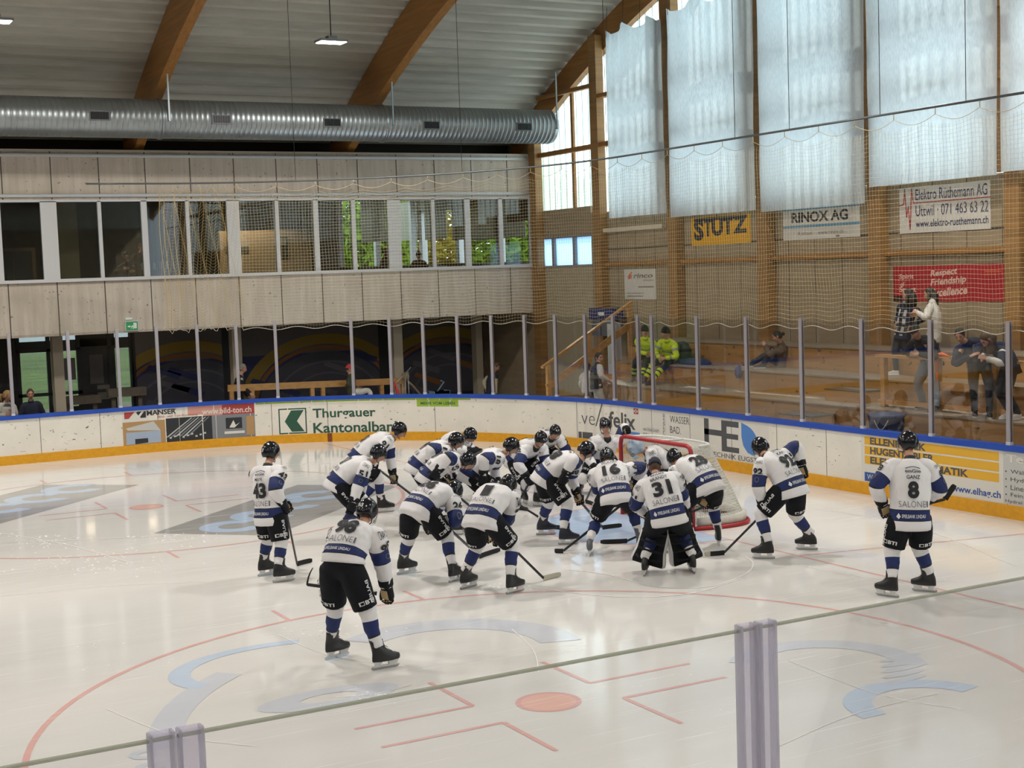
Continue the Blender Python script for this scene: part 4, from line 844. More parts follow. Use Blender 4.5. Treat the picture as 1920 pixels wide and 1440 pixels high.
bs = crsm(base, 6); mb = MB(); mb.tube([p+V((0, 0, .03)) for p in bs], .032, 8); mb.build('base_frame', GR_, g)
top = crsm([V((x, y, GH-.02)) for x, y in ((0, -HW), (.18, -.9), (.36, -.84), (.48, -.7), (.53, -.4), (.54, 0), (.53, .4), (.48, .7), (.36, .84), (.18, .9), (0, HW))], 6)
mb = MB(); mb.tube(top[6:-6], .02, 8); mb.tube([(0, 0, GH), (.54, 0, GH-.02)], .018, 8); mb.build('top_shelf_frame', mat('frame_white', '#c9c8c4', .5), g)
mb = MB(); N = len(bs)
for i in range(0, N):
    for q in (0, .5):
        if i+q > N-1: continue
        j = min(i+1, N-1); b = bs[i].lerp(bs[j], q); t_ = top[i].lerp(top[j], q)
        strand(mb, [t_.lerp(V((b.x*.97, b.y*.97, .06)), k/10)+V((.05*sin(pi*k/10), 0, -.03*sin(pi*k/10))) for k in range(11)], .0035)
for k in range(1, 28):
    q = k/28; strand(mb, [top[i].lerp(V((bs[i].x*.97, bs[i].y*.97, .06)), q)+V((.05*sin(pi*q), 0, -.03*sin(pi*q))) for i in range(N)], .0035)
for i in range(28):
    y = -HW+2*HW*i/27; xm = min(top, key=lambda p: abs(p.y-y)+(0 if p.x > .1 else 5)).x; strand(mb, [(xm*k/6, y, GH-.02-.03*sin(pi*k/6)) for k in range(7)], .0035)
for k in range(1, 10):
    x = .055*k; strand(mb, [(x, -.88+1.76*i/12, GH-.03-.02*sin(pi*k/10)) for i in range(13)], .0035)
mb.build('goal_net', NW, g)
mb = MB(); mb.loft([[bs[i]*.985+V((0, 0, .03)), bs[i]*.985+V((0, 0, .17)), V((bs[i].x*.86, bs[i].y*.90, .20)), V((bs[i].x*.86, bs[i].y*.90, .10))] for i in range(2, N-2)], 0); mb.build('base_padding', mat('pad_white', '#c6c2b8', .7, var=.12, scale=(9, 9, 9)), g)
# ================================================================= PEOPLE
UPZ = V((0, 0, 1))
SKIN = mat('skin', '#b98a72', .55); SKIN2 = mat('skin_warm', '#a87a60', .55); LIP = mat('lips', '#8f5148', .5); EYE = mat('eye', '#2a2320', .3); BROW = mat('brow', '#3a2c22', .8)
HAIRS = {'dark': mat('hair_dark', '#1d1714', .6, var=.3, scale=(30, 30, 8)), 'brown': mat('hair_brown', '#4a3423', .6, var=.3, scale=(30, 30, 8)), 'blond': mat('hair_blond', '#97754a', .6, var=.25, scale=(30, 30, 8)), 'grey': mat('hair_grey', '#7d7771', .6, var=.25, scale=(30, 30, 8))}
JW = mat('jersey_white', '#d9d7d8', .75, bump=.5, bscale=(13, 13, 7)); JB = mat('jersey_blue', '#091f57', .7, bump=.2, bscale=(9, 9, 9)); JK = mat('jersey_black', '#14161c', .7); PT = mat('hockey_pants', '#0b0d14', .8, spec=.25, bump=.3, bscale=(12, 12, 12))
DEC = mat('print_white', '#d5d5d5', .6); DECG = mat('print_grey', '#5a5b60', .6); GLV = mat('glove_black', '#0f1116', .7, spec=.25); TAN = mat('glove_palm', '#b39a72', .7)
HEL = mat('helmet_shell', '#0e1118', .18); VIS = glass_mat('visor', (.93, .95, .95, 1), .7); SKB = mat('skate_boot', '#17181a', .4); SKH = mat('skate_holder', '#cfd0cf', .35); SKS = mat('skate_steel', '#a8abad', .2, .9); LACE = mat('skate_lace', '#bdbbb4', .7)

def at_depth(u, v, D, vh): d = ray(u, v); return CP+d*(D/(d.dot(vh)))
def at_dist(u, v, A, L, pref):
    d = ray(u, v).normalized(); o = CP-A; b = o.dot(d); c = o.dot(o)-L*L; q = b*b-c
    if q <= 0: return CP+d*(-b)
    return max((CP+d*(-b-sqrt(q)), CP+d*(-b+sqrt(q))), key=lambda p: (p-A).dot(pref))
def ik2(a, c, l1, l2, pole):
    d = c-a; L = d.length
    if L > (l1+l2)*.998: s = L/(l1+l2)/.998; l1 *= s; l2 *= s
    n = d.normalized(); x = (l1*l1-l2*l2+L*L)/(2*L); h = sqrt(max(l1*l1-x*x, 0)); p = pole-n*pole.dot(n)
    return a+n*x+p.normalized()*h
def solve(sp):
    J = {}; fz = sp.get('fz', 0); k = sp.get('k', .97); J['k'] = k
    if 'fLw' in sp: fL, fR = V(sp['fLw']), V(sp['fRw'])
    else: fL, fR = on_z(*sp['fL'], fz), on_z(*sp['fR'], fz)
    mid = (fL+fR)/2; vh = V((mid.x-CP.x, mid.y-CP.y, 0)).normalized(); rt = vh.cross(UPZ)
    az = lambda r: vh*cos(radians(r))+rt*sin(radians(r))
    F = az(sp['face']); J['vh'] = vh; J['F'] = F; J['mid'] = mid; bk = sp.get('back', .12)
    D = (mid-CP).dot(vh)-F.dot(vh)*bk+sp.get('pd', 0)
    P = at_depth(*sp['pel'], D, vh); J['P'] = P
    N = at_dist(*sp['neck'], P, .54*k, F+UPZ*.3); J['N'] = N
    Hh = at_dist(*sp['head'], N, .21*k, F+UPZ*.4); J['H'] = Hh
    S = (N-P).normalized(); J['S'] = S; R0 = F.cross(UPZ); Rr = az(sp['sface']).cross(UPZ) if 'sface' in sp else R0; Rr = (Rr-S*Rr.dot(S)).normalized(); J['R'] = Rr; J['Fc'] = S.cross(Rr)
    sw = sp.get('sw', .20)*k; at = .17 if sp['kind'] in ('player', 'goalie') else .085
    for sd, sg, foot in (('L', -1, fL), ('R', 1, fR)):
        toe = az(sp.get('toe'+sd, sp['face'])); J['toe'+sd] = toe; J['foot'+sd] = foot
        hip = P+R0*(sg*.095*k); an = foot+UPZ*at-toe*.05; J['hip'+sd] = hip; J['ank'+sd] = an
        kn = sp.get('knee'+sd)
        lf = sp.get('leg', 1.0); lf = max(.5, (an-hip).length/(.89*k)*1.012) if lf == 0 else lf
        J['kne'+sd] = ik2(hip, an, .45*k*lf, .44*k*lf, (toe+F*.6+R0*sg*.15) if not kn else V(kn))
        sh = N-S*(.085*k)+Rr*(sg*sw); J['sh'+sd] = sh
        h = sp.get('h'+sd)
        if h is None: wr = sh+UPZ*-.5*k+F*.12+Rr*sg*.06
        else: wr = at_depth(h[0], h[1], (sh-CP).dot(vh)+h[2], vh)
        d = wr-sh; mx = .60*k
        if d.length > mx: wr = sh+d*(mx/d.length)
        pole = sp.get('e'+sd); pole = (Rr*sg*.7-J['Fc']*.5-UPZ*.5) if pole is None else (Rr*sg*pole[0]+J['Fc']*pole[1]+UPZ*pole[2])
        J['el'+sd] = ik2(sh, wr, .30*k, .28*k, pole); J['wr'+sd] = wr
    lk = sp.get('look', sp['face']); pit = radians(sp.get('pitch', 15)); L = az(lk)*cos(pit)-UPZ*sin(pit); J['look'] = L; J['hr'] = az(lk).cross(UPZ); J['hu'] = J['hr'].cross(L)
    return J
def lerp_tab(tab, t):
    for (a, va), (b, vb) in zip(tab, tab[1:]):
        if t <= b: q = (t-a)/(b-a) if b > a else 0; q = max(0, min(1, q)); return tuple(x+(y-x)*q for x, y in zip(va, vb))
    return tab[-1][1]
class Torso:
    def __init__(s, J, tab, hem=.10, bulge=.06, seed=0, amp=.010):
        s.J = J; s.tab = tab; s.seed = seed; s.amp = amp; k = J['k']
        T0 = (J['S']*.65+UPZ*.35).normalized(); s.T0 = T0; s.P0 = J['P']-T0*hem*k; s.C = J['P']+T0*.27*k-J['Fc']*bulge*k; s.P2 = J['N']
        s.al = [0]; q = s.surf(0, -pi/2)
        for i in range(1, 61): n = s.surf(i/60, -pi/2); s.al.append(s.al[-1]+(n-q).length); q = n
    def c(s, t): return s.P0*(1-t)**2+s.C*(2*t*(1-t))+s.P2*t*t
    def fr(s, t):
        T = ((s.C-s.P0)*(1-t)+(s.P2-s.C)*t).normalized(); R = (s.J['R']-T*s.J['R'].dot(T)).normalized(); return T, R, T.cross(R)
    def surf(s, t, a, off=0.0):
        T, R, F = s.fr(t); w, d = lerp_tab(s.tab, t); k = s.J['k']; ca, sa = cos(a), sin(a); e = .86
        x = math.copysign(abs(ca)**e, ca)*w*k; y = math.copysign(abs(sa)**e, sa)*d*k
        g = s.amp*(noise.noise(V((ca*2.2+s.seed, sa*2.2, t*7)))+.6*noise.noise(V((ca*3+t*9, sa*3+s.seed, t*3))))*(1 if t < .9 else .3)
        return s.c(t)+R*x+F*y+(R*ca+F*sa)*(g+off)
    def mesh(s, ts, n=36): return [[s.surf(t, 2*pi*j/n) for j in range(n)] for t in ts]
    def tlen(s, L):
        for i in range(60):
            if s.al[i+1] >= L: return (i+(L-s.al[i])/(s.al[i+1]-s.al[i]+1e-9))/60
        return 1
    def back(s, off): # (x to the wearer's right, y metres up the back from the hem)
        def f(x, y):
            t = s.tlen(y); w = lerp_tab(s.tab, t)[0]*s.J['k']; c = max(-.97, min(.97, x/w)); c = math.copysign(abs(c)**(1/.86), c); return s.surf(t, -math.acos(c), off)
        return f
    def front(s, off):
        def f(x, y):
            t = s.tlen(y); w = lerp_tab(s.tab, t)[0]*s.J['k']; c = max(-.97, min(.97, -x/w)); c = math.copysign(abs(c)**(1/.86), c); return s.surf(t, math.acos(c), off)
        return f
class Limb:
    """tapered tube along joints with stable frames; A = reference direction at the start"""
    def __init__(s, pts, tab, A, seed=0, amp=.006, n=20):
        s.p = crsm([V(p) for p in pts], 8); s.tab = tab; s.seed = seed; s.amp = amp; s.n = n; s.fr = []
        L = [0]
        for a, b in zip(s.p, s.p[1:]): L.append(L[-1]+(b-a).length)
        s.L = L; x = V(A)
        for i in range(len(s.p)):
            t = (s.p[min(i+1, len(s.p)-1)]-s.p[max(i-1, 0)]).normalized(); x = (x-t*x.dot(t)).normalized(); s.fr.append((t, x.copy(), t.cross(x)))
    def at(s, t):
        l = t*s.L[-1]
        for i in range(len(s.L)-1):
            if s.L[i+1] >= l or i == len(s.L)-2:
                q = (l-s.L[i])/(s.L[i+1]-s.L[i]+1e-9); a, b = s.fr[i], s.fr[i+1]; return s.p[i].lerp(s.p[i+1], q), a[0].lerp(b[0], q).normalized(), a[1].lerp(b[1], q).normalized(), a[2].lerp(b[2], q).normalized()
    def surf(s, t, a, off=0.0):
        c, T, X, Y = s.at(t); r = lerp_tab(s.tab, t); rx = r[0]; ry = r[1] if len(r) > 1 else r[0]
        g = s.amp*(noise.noise(V((cos(a)*1.7+s.seed, sin(a)*1.7, t*11)))+.7*noise.noise(V((cos(a)+t*17, s.seed+sin(a), t*5))))
        return c+X*(cos(a)*(rx+g+off))+Y*(sin(a)*(ry+g+off))
    def mesh(s, ts): return [[s.surf(t, 2*pi*j/s.n) for j in range(s.n)] for t in ts]
    def ang(s, t, d): c, T, X, Y = s.at(t); return atan2(V(d).dot(Y), V(d).dot(X))
    def decal(s, t0, a0, off, flip=1):
        """flat coordinates on the tube: x around, y towards the start of the tube"""
        r = lerp_tab(s.tab, t0)[0]; LL = s.L[-1]
        return lambda x, y: s.surf(min(max(t0-y/LL, 0), 1), a0+flip*x/r, off)
    def decal_along(s, t0, a0, off, sg=1):
        r = lerp_tab(s.tab, t0)[0]; LL = s.L[-1]
        return lambda x, y: s.surf(min(max(t0+sg*x/LL, 0), 1), a0+sg*y/r, off)
def bands(cuts, base=None):
    """[(t, slot)...] -> ring positions and slot per interval"""
    ts = [0.0]; ms = []
    for (t, m), nx_ in zip(cuts, [c[0] for c in cuts[1:]]+[1.0]):
        k = max(1, int((nx_-t)/.035)); 
        for i in range(k): ts.append(t+(nx_-t)*(i+1)/k); ms.append(m)
    return ts, ms
def remesh(mb, vox):
    me = bpy.data.meshes.new('r'); me.from_pydata(mb.v, [], mb.f); me.update(); o = bpy.data.objects.new('r', me); COL.objects.link(o)
    md = o.modifiers.new('r', 'REMESH'); md.mode = 'VOXEL'; md.voxel_size = vox; m2 = o.modifiers.new('s', 'SMOOTH'); m2.factor = .5; m2.iterations = 3
    r = bpy.data.meshes.new_from_object(o.evaluated_get(bpy.context.evaluated_depsgraph_get()))
    out = MB(); out.add([v.co for v in r.vertices], [tuple(p.vertices) for p in r.polygons], 0, True)
    bpy.data.objects.remove(o); bpy.data.meshes.remove(me); bpy.data.meshes.remove(r); return out
def fix_winding(mb):
    bm = bmesh.new(); vs = [bm.verts.new(v) for v in mb.v]
    for f in mb.f:
        try: bm.faces.new([vs[i] for i in f])
        except ValueError: pass
    bmesh.ops.recalc_face_normals(bm, faces=bm.faces); bm.verts.index_update(); bm.verts.ensure_lookup_table()
    out = MB(); out.add([v.co for v in bm.verts], [tuple(v.index for v in f.verts) for f in bm.faces], 0, True); bm.free(); return out
def head_geo(mb, J, hair_slot=None, lowhair=False, k=1.0):
    c, Rr, L, U = J['H'], J['hr'], J['look'], J['hu']; na, nb = 44, 30; rows = []
    for i in range(nb+1):
        ph = pi*i/nb; row = []
        for j in range(na):
            th = 2*pi*j/na; x, y, z = sin(ph)*sin(th), sin(ph)*cos(th), cos(ph)
            X, Y, Z = x*.074, y*.095, z*.116
            if z < -.05:
                q = (-z-.05)/.95; X *= 1-.36*q*q-.05*q; Y *= (1-.05*q) if y > 0 else (1-.42*q)
            if y > 0:
                Y -= .010*exp(-((abs(X)-.031)/.014)**2-((Z-.012)/.012)**2)          # eye sockets
                Y += .006*exp(-(X/.045)**2-((Z-.032)/.010)**2)                       # brow
                Y += (.024*exp(-(X/.011)**2)*max(0, min(1, (.020-Z)/.055))*exp(-((Z+.030)/.028)**2 if Z < -.030 else 0))  # nose
                Y += .006*exp(-(X/.022)**2-((Z+.062)/.008)**2)                       # lips
                Y += .008*exp(-(X/.022)**2-((Z+.098)/.014)**2)                       # chin
            row.append(c+Rr*X+L*Y+U*Z)
        rows.append(row)
    ms = []
    for i in range(nb):
        for j in range(na):
            th = 2*pi*(j+.5)/na; z = cos(pi*(i+.5)/nb)*.116; y = cos(th); x = sin(pi*(i+.5)/nb)*sin(th)*.074; m = 0
            if y > 0 and abs(x) < .022 and -.070 < z < -.055: m = 1
            if y > .3 and .014 < abs(x) < .046 and .024 < z < .034: m = 3
            if hair_slot and ((y < .15 and z > -.035) or (lowhair and y < -.2 and z > -.085)): m = 2
            ms.append(m)
    vs = [p for r in rows for p in r]; fs = [(i*na+j, i*na+(j+1) % na, (i+1)*na+(j+1) % na, (i+1)*na+j) for i in range(nb) for j in range(na)]
    mb.add(vs, fs, ms, True)
    for sg in (-1, 1):
        e = c+Rr*(sg*.075)-L*.008-U*.004; mb.loft([[e+Rr*(sg*dx)+L*(.017*r*cos(a)-.004*r)+U*(.031*r*sin(a)) for a in [2*pi*q/10 for q in range(10)]] for dx, r in ((-.01, .8), (.006, 1), (.012, .85), (.010, .3))], 0)
        e = c+Rr*(sg*.031)+L*.078+U*.011; mb.tube([e-Rr*.010*sg, e-Rr*.005*sg, e+Rr*.005*sg, e+Rr*.010*sg], [.003, .009, .009, .003], 8, 4)
def shell(J, rad, off, edge, mb, slot=0, na=36, nb=12, ridge=0.0, inner=.9):
    """skull-hugging shell down to edge(azimuth) degrees from the crown: helmet, cap or hair"""
    c = J['H']+J['hu']*off[2]+J['look']*off[1]; Rr, L, U = J['hr'], J['look'], J['hu']; rows = []
    for i in range(nb+1):
        row = []
        for j in range(na):
            th = 2*pi*j/na; ph = radians(edge(math.degrees(th)))*max(i, .02)/nb; x, y, z = sin(ph)*sin(th), sin(ph)*cos(th), cos(ph)
            g = 1+ridge*(exp(-((x*rad[0])/.022)**2)-.6*exp(-((abs(x*rad[0])-.045)/.012)**2))*(1 if z > .1 else max(0, 1+6*(z-.1)))
            row.append(c+Rr*(x*rad[0]*g)+L*(y*rad[1]*g)+U*(z*rad[2]*g))
        rows.append(row)
    rows.append([c+(p-c)*inner for p in rows[-1]]); mb.loft(rows, slot, True, False); return mb
def helm_edge(d):
    d = (d+180) % 360-180; a = abs(d)
    return lerp_tab([(0, (80,)), (45, (84,)), (68, (98,)), (80, (124,)), (100, (126,)), (118, (112,)), (150, (120,)), (180, (122,))], a)[0]
def glove(J, sd, mb, back=False, curl=1.0):
    w, e = J['wr'+sd], J['el'+sd]; h = (w-e).normalized(); sg = 1 if sd == 'R' else -1
    p = (-J['R']*sg*.6-UPZ*.3-J['Fc']*.25) if not back else (-J['F']*.9-J['R']*sg*.25-UPZ*.2); p = (p-h*p.dot(h)).normalized(); q = h.cross(p)*sg  # p = palm side, q towards the thumb
    h, p, q = h*1.18, p*1.18, q*1.18
    E = lambda c, a, b, n=14: [c+q*(a*math.copysign(abs(cos(t))**.7, cos(t)))+p*(b*math.copysign(abs(sin(t))**.7, sin(t))) for t in [2*pi*i/n for i in range(n)]]
    mb.loft([E(w-h*.085, .062, .058), E(w-h*.03, .060, .055), E(w-h*.01, .050, .045), E(w+h*.02, .056, .040), E(w+h*.07, .058, .040), E(w+h*.095, .052, .034)], 0)
    mb.loft([[w+h*a+q*b+p*.041 for a, b in ((.005, -.04), (.005, .04), (.09, .045), (.09, -.045))], [w+h*a+q*b+p*.044 for a, b in ((.01, -.035), (.01, .035), (.085, .04), (.085, -.04))]], 1, smooth=False)
    for i, (o, ln) in enumerate(((.040, .9), (.014, 1.0), (-.013, .95), (-.039, .8))):
        b = w+h*.09+q*o-p*.004; a = b+h*.032*ln; m = a+(h*.25+p*.9).normalized()*.042*ln*curl+h*.02*(1-curl); t = m+(-h*.7+p*.5).normalized()*.03*ln
        mb.tube([b, a, m, t], [.0155, .0165, .0155, .012], 8, 0)
        mb.tube([a+p*.014, m+p*.006-h*.012, t+p*.002-h*.008], [.008, .010, .008], 6, 1)
    b = w+h*.02+q*.05; mb.tube([b-q*.02, b+q*.012+h*.02+p*.01, b+q*.005+h*.055+p*.035, b-q*.012+h*.075+p*.055], [.018, .019, .017, .012], 8, 0)
def bare_hand(J, sd, mb, slot=0):
    w, e = J['wr'+sd], J['el'+sd]; h = (w-e).normalized(); sg = 1 if sd == 'R' else -1
    p = (-J['R']*sg*.7-UPZ*.4-J['Fc']*.2); p = (p-h*p.dot(h)).normalized(); q = h.cross(p)*sg
    E = lambda c, a, b: [c+q*(a*cos(t))+p*(b*sin(t)) for t in [2*pi*i/12 for i in range(12)]]
    mb.loft([E(w-h*.03, .026, .022), E(w, .030, .020), E(w+h*.04, .041, .019), E(w+h*.085, .042, .015), E(w+h*.095, .036, .010)], slot)
    for o, ln in ((.031, .90), (.011, 1.0), (-.010, .94), (-.030, .74)):
        b = w+h*.088+q*o; a = b+h*.036*ln+p*.004; m = a+(h*.75+p*.6).normalized()*.026*ln; t = m+(h*.35+p*.9).normalized()*.02*ln
        mb.tube([b-h*.01, a, m, t], [.0095, .0092, .0085, .006], 7, slot)
    b = w+h*.02+q*.035; mb.tube([b-q*.012, b+q*.014+h*.022+p*.008, b+q*.014+h*.048+p*.02, b+q*.006+h*.066+p*.028], [.012, .0115, .0095, .007], 7, slot)
def skate(J, sd, body, boot=None, lean=None):
    f, T = J['foot'+sd], J['toe'+sd]; R = T.cross(UPZ); sh = (J['kne'+sd]-J['ank'+sd]).normalized()
    def ring(z, x0, x1, w, n=20, lat=0):
        c = (x0+x1)/2; a = (x1-x0)/2; o = sh*max(0, z-.17)/max(sh.z, .4); o = V((o.x, o.y, 0))
        return [f+o+T*(c+a*math.copysign(abs(cos(t))**.8, cos(t)))+R*(w*math.copysign(abs(sin(t))**.8, sin(t))*(1-.18*max(0, cos(t))))+UPZ*z for t in [2*pi*i/n for i in range(n)]]
    mb = MB(); mb.loft([ring(.082, -.115, .165, .036), ring(.090, -.122, .175, .042), ring(.115, -.122, .180, .045), ring(.140, -.12, .172, .044), ring(.158, -.118, .13, .042), ring(.185, -.115, .065, .042), ring(.215, -.112, .035, .043), ring(.26, -.112, .028, .046), ring(.30, -.115, .03, .048), ring(.302, -.10, .02, .040)], 0)
    for i in range(6):
        x = .115-.018*i; z = .150+.014*i+(.01 if i > 3 else 0); mb.bar(f+T*x+R*-.024+UPZ*z, f+T*x+R*.024+UPZ*(z+.004), .006, .006, 1)
    s = mb.build('skate', [boot or SKB, LACE], body)
    mb = MB()
    for x0, x1 in ((-.105, -.02), (.04, .15)): mb.loft([[f+T*x+R*y+UPZ*z for x, y in ((a, -w_), (b, -w_), (b, w_), (a, w_))] for a, b, w_, z in ((x0, x1, .032, .085), (x0+.012, x1-.012, .016, .055), (x0+.006, x1-.004, .009, .03))], 0, smooth=False)
    mb.loft([[f+T*x+R*y+UPZ*z for x, y in ((-.115, -.007), (.155, -.007), (.155, .007), (-.115, .007))] for z in (.026, .044)], 0, smooth=False)
    mb.build('blade_holder', SKH, s)
    mb = MB(); pr = [(-.135, .012), (-.12, .0), (.13, .0), (.155, .008), (.17, .026), (.15, .032), (-.13, .032)]
    mb.loft([[f+T*x+R*y+UPZ*z for x, z in pr] for y in (-.0028, .0028)], 0, smooth=False); mb.build('blade', SKS, s)
PTAB = [(0, (.232, .190)), (.10, (.232, .188)), (.30, (.222, .172)), (.5, (.226, .166)), (.65, (.238, .166)), (.78, (.238, .158)), (.87, (.222, .140)), (.94, (.150, .108)), (1, (.078, .080))]
FTAB = [(0, (.190, .150)), (.10, (.190, .150)), (.30, (.178, .138)), (.5, (.185, .135)), (.65, (.205, .136)), (.78, (.208, .128)), (.87, (.180, .110)), (.94, (.105, .085)), (1, (.062, .065))]
def under_body(J, sp, hands, hair, player):
    k = J['k']; mb = MB(); sd_ = sp.get('seed', 0)
    tab = [(t, (max(.045, a-.055), max(.045, b-.05))) for t, (a, b) in (PTAB if player else FTAB)]
    T = Torso(J, tab, 0.02, sp.get('bulge', .07 if player else .06), sd_, 0); mb.loft(T.mesh([i/12 for i in range(13)], 20), 0)
    for s in 'LR':
        mb.loft(Limb([J['sh'+s]-(J['R']*(.05 if s == 'R' else -.05)), J['el'+s], J['wr'+s]], [(0, (.055,)), (.2, (.048,)), (.5, (.040,)), (.62, (.040,)), (1, (.028,))], J['R'], 0, 0, 12).mesh([i/12 for i in range(13)]), 0)
        mb.loft(Limb([J['hip'+s]+UPZ*.02, J['hip'+s].lerp(J['kne'+s], .5), J['kne'+s], J['kne'+s].lerp(J['ank'+s], .5), J['ank'+s]], [(0, (.072,)), (.25, (.062,)), (.5, (.046,)), (.65, (.044,)), (1, (.032,))], J['F'], 0, 0, 12).mesh([i/14 for i in range(15)]), 0)
    mb.tube([J['N']-J['S']*.06, J['N']+J['S']*.01, J['H']-J['hu']*.06], [.062, .054, .050], 12)
    r = remesh(mb, .017); hm = MB(); head_geo(hm, J, hair is not None, player, k); r.add(hm.v, hm.f, 0); r.m[-len(hm.f):] = hm.m; r.sm[-len(hm.f):] = [True]*len(hm.f)
    if hands:
        h = MB()
        for s in hands: bare_hand(J, s, h)
        r.add(h.v, h.f, 0, True)
    return r.build('person', [sp.get('skin', SKIN), LIP, HAIRS[hair or 'dark'], BROW, EYE], label=sp['label'], cat='person', group=sp.get('group'), loc=J['mid'])
def facing_angle(limb, t, outd, J, mixv=.5):
    v = (CP-limb.at(t)[0]).normalized(); return limb.ang(t, outd.normalized()*(1-mixv)+v*mixv)
def make_player(sp):
    J = solve(sp); k = J['k']; seed = sp.get('seed', len(sp['label'])*1.7+sp['pel'][0]*.13); sp['seed'] = seed
    body = under_body(J, sp, '', sp.get('hair', 'brown'), True)
    # jersey with torso, sleeves and printed marks
    T = Torso(J, PTAB, sp.get('hem', .12), sp.get('bulge', .07), seed, .015); mb = MB()
    ts, ms = bands([(0, 0), (.135, 2), (.150, 1), (.285, 2), (.297, 0)]); mb.loft(T.mesh(ts), ms)
    SL = {}
    for s, sg in (('L', -1), ('R', 1)):
        out = J['R']*sg
        SL[s] = Limb([J['sh'+s]-out*.12+J['S']*.035, J['sh'+s]-out*.03+J['S']*.02, J['sh'+s]+out*.03-J['S']*.03, J['sh'+s].lerp(J['el'+s], .5), J['el'+s], J['el'+s].lerp(J['wr'+s], .5), J['wr'+s]-(J['wr'+s]-J['el'+s]).normalized()*.02], [(0, (.050,)), (.12, (.080,)), (.24, (.100,)), (.34, (.103,)), (.5, (.094,)), (.64, (.090,)), (.78, (.080,)), (.93, (.066,)), (1, (.062,))], out, seed+sg, .010, 22)
        b0 = sp.get('sb', .42); ts, ms = bands([(0, 0), (b0, 2), (b0+.012, 1), (b0+.20, 2), (b0+.212, 0)]); mb.loft(SL[s].mesh(ts), ms)
    bk = T.back(.015); ft = T.front(.012); Lb = T.al[-1]; num = sp.get('num', '')
    hh = lambda t: T.al[int(t*60)]
    if sp.get('back_text', 1):
        put_text(mb, 'Spielbank Lindau'.upper(), (-.125, .135, hh(.197), hh(.245)), bk, 3, .01, 8); mb.add([bk(*q) for q in ((-.175, hh(.20)), (-.155, hh(.18)), (-.135, hh(.20)), (-.155, hh(.25)))], [(0, 1, 2, 3)], 3)
        put_text(mb, 'SALONE', (-.15, .13, hh(.335), hh(.335)+.07), bk, 5, -.012, 8, vcuts=1); mb.add([bk(*q) for q in ((.14, hh(.34)), (.155, hh(.34)), (.155, hh(.34)+.07), (.14, hh(.34)+.07))], [(0, 1, 2, 3)], 5)
        y0 = hh(.335)+.10; nw = .115 if len(num) > 1 else .06
        if num: put_text(mb, num, (-nw, nw, y0, y0+.20), bk, 4, .045, 9, vcuts=8)
        y1 = y0+.225
        if sp.get('name'): wn = .018*len(sp['name']); put_text(mb, sp['name'], (-wn, wn, y1, y1+.045), bk, 4, .015, 5)
        if y1+.15 < Lb: put_text(mb, 'enGie', (-.085, .085, y1+.075, y1+.115), bk, 4, .02, 4); mb.tube([bk(-.08+.02*i, y1+.125+.022*sin(pi*i/8)) for i in range(9)], .004, 5, 4)
    if sp.get('front_text', 1):   # crest and patches on the chest
        y0 = hh(.48); c = (0, y0)
        pts = [((.085+.018*cos(5*a))*cos(a), y0+.05+(.060+.012*sin(3*a))*sin(a)) for a in [2*pi*i/26 for i in range(26)]]
        mb.add([ft(0, y0+.05)]+[ft(*q) for q in pts], [(0, 1+i, 1+(i+1) % 26) for i in range(26)], 1)
        for x, y in ((-.12, y0+.17), (.10, y0+.19), (.0, y0+.21)): mb.add([ft(*q) for q in ((x-.03, y), (x+.03, y), (x+.03, y+.014), (x-.03, y+.014))], [(0, 1, 2, 3)], 5)
    for s, sg in (('L', -1), ('R', 1)):
        L = SL[s]; t0 = .34; a0 = facing_angle(L, t0, J['R']*sg, J, sp.get('smix', .35)); c, Tn, X, Y = L.at(t0); N_ = X*cos(a0)+Y*sin(a0); right = (-Tn).cross(N_); tang = -X*sin(a0)+Y*cos(a0); fl = 1 if tang.dot(right) > 0 else -1
        f = L.decal(t0, a0, .012, fl)
        if num: put_text(mb, num, (-.032*len(num), .032*len(num), -.045, .040), f, 4, .035, 5, vcuts=4)
        put_text(mb, 'CRARO', (-.05, .05, .065, .085), f, 4, .0, 3)
        f2 = L.decal(sp.get('sb', .42)+.16, a0, .008, fl); mb.add([f2(.028*cos(a), .03+.03*sin(a)) for a in [2*pi*i/10 for i in range(10)]]+[f2(.020*cos(a), .03+.022*sin(a)) for a in [2*pi*i/10 for i in range(10)]], [(i, (i+1) % 10, 10+(i+1) % 10, 10+i) for i in range(10)], 5)
    mb.build('jersey', [JW, JB, JK, DEC, JK, DECG], body)
    # black collar
    mb = MB(); mb.tube([J['N']-J['S']*.045, J['N']-J['S']*.01, J['N']+(J['H']-J['N'])*.14], [.078, .072, .062], 16); mb.build('collar', JK, body)
    # pants
    mb = MB(); goalie = sp['kind'] == 'goalie'; ex = 1.12 if goalie else 1.0
    W = J['P']+T.T0*sp.get('waist', .13)*k; R0 = J['F'].cross(UPZ); F0 = T.T0.cross(R0); E = lambda c, a, b: [c+R0*(a*k*math.copysign(abs(cos(t))**.85, cos(t)))+F0*(b*k*math.copysign(abs(sin(t))**.85, sin(t))) for t in [2*pi*i/20 for i in range(20)]]
    mb.loft([E(W, .185*ex, .15), E(J['P'], .208*ex, .175*ex), E(J['P']-UPZ*.07*k, .200*ex, .165*ex), E(J['P']-UPZ*.12*k, .15, .12)], 0); LG = {}
    for s, sg in (('L', -1), ('R', 1)):
        h, kn = J['hip'+s], J['kne'+s]; LG[s] = Limb([h+UPZ*.02+R0*sg*.01, h.lerp(kn, .5)+R0*sg*.01, h.lerp(kn, .93)], [(0, (.140*ex*k,)), (.4, (.146*ex*k,)), (1, (.128*ex*k,))], J['F'], seed, .006, 20); mb.loft(LG[s].mesh([i/8 for i in range(9)]), 0)
    r = remesh(fix_winding(mb), .016)
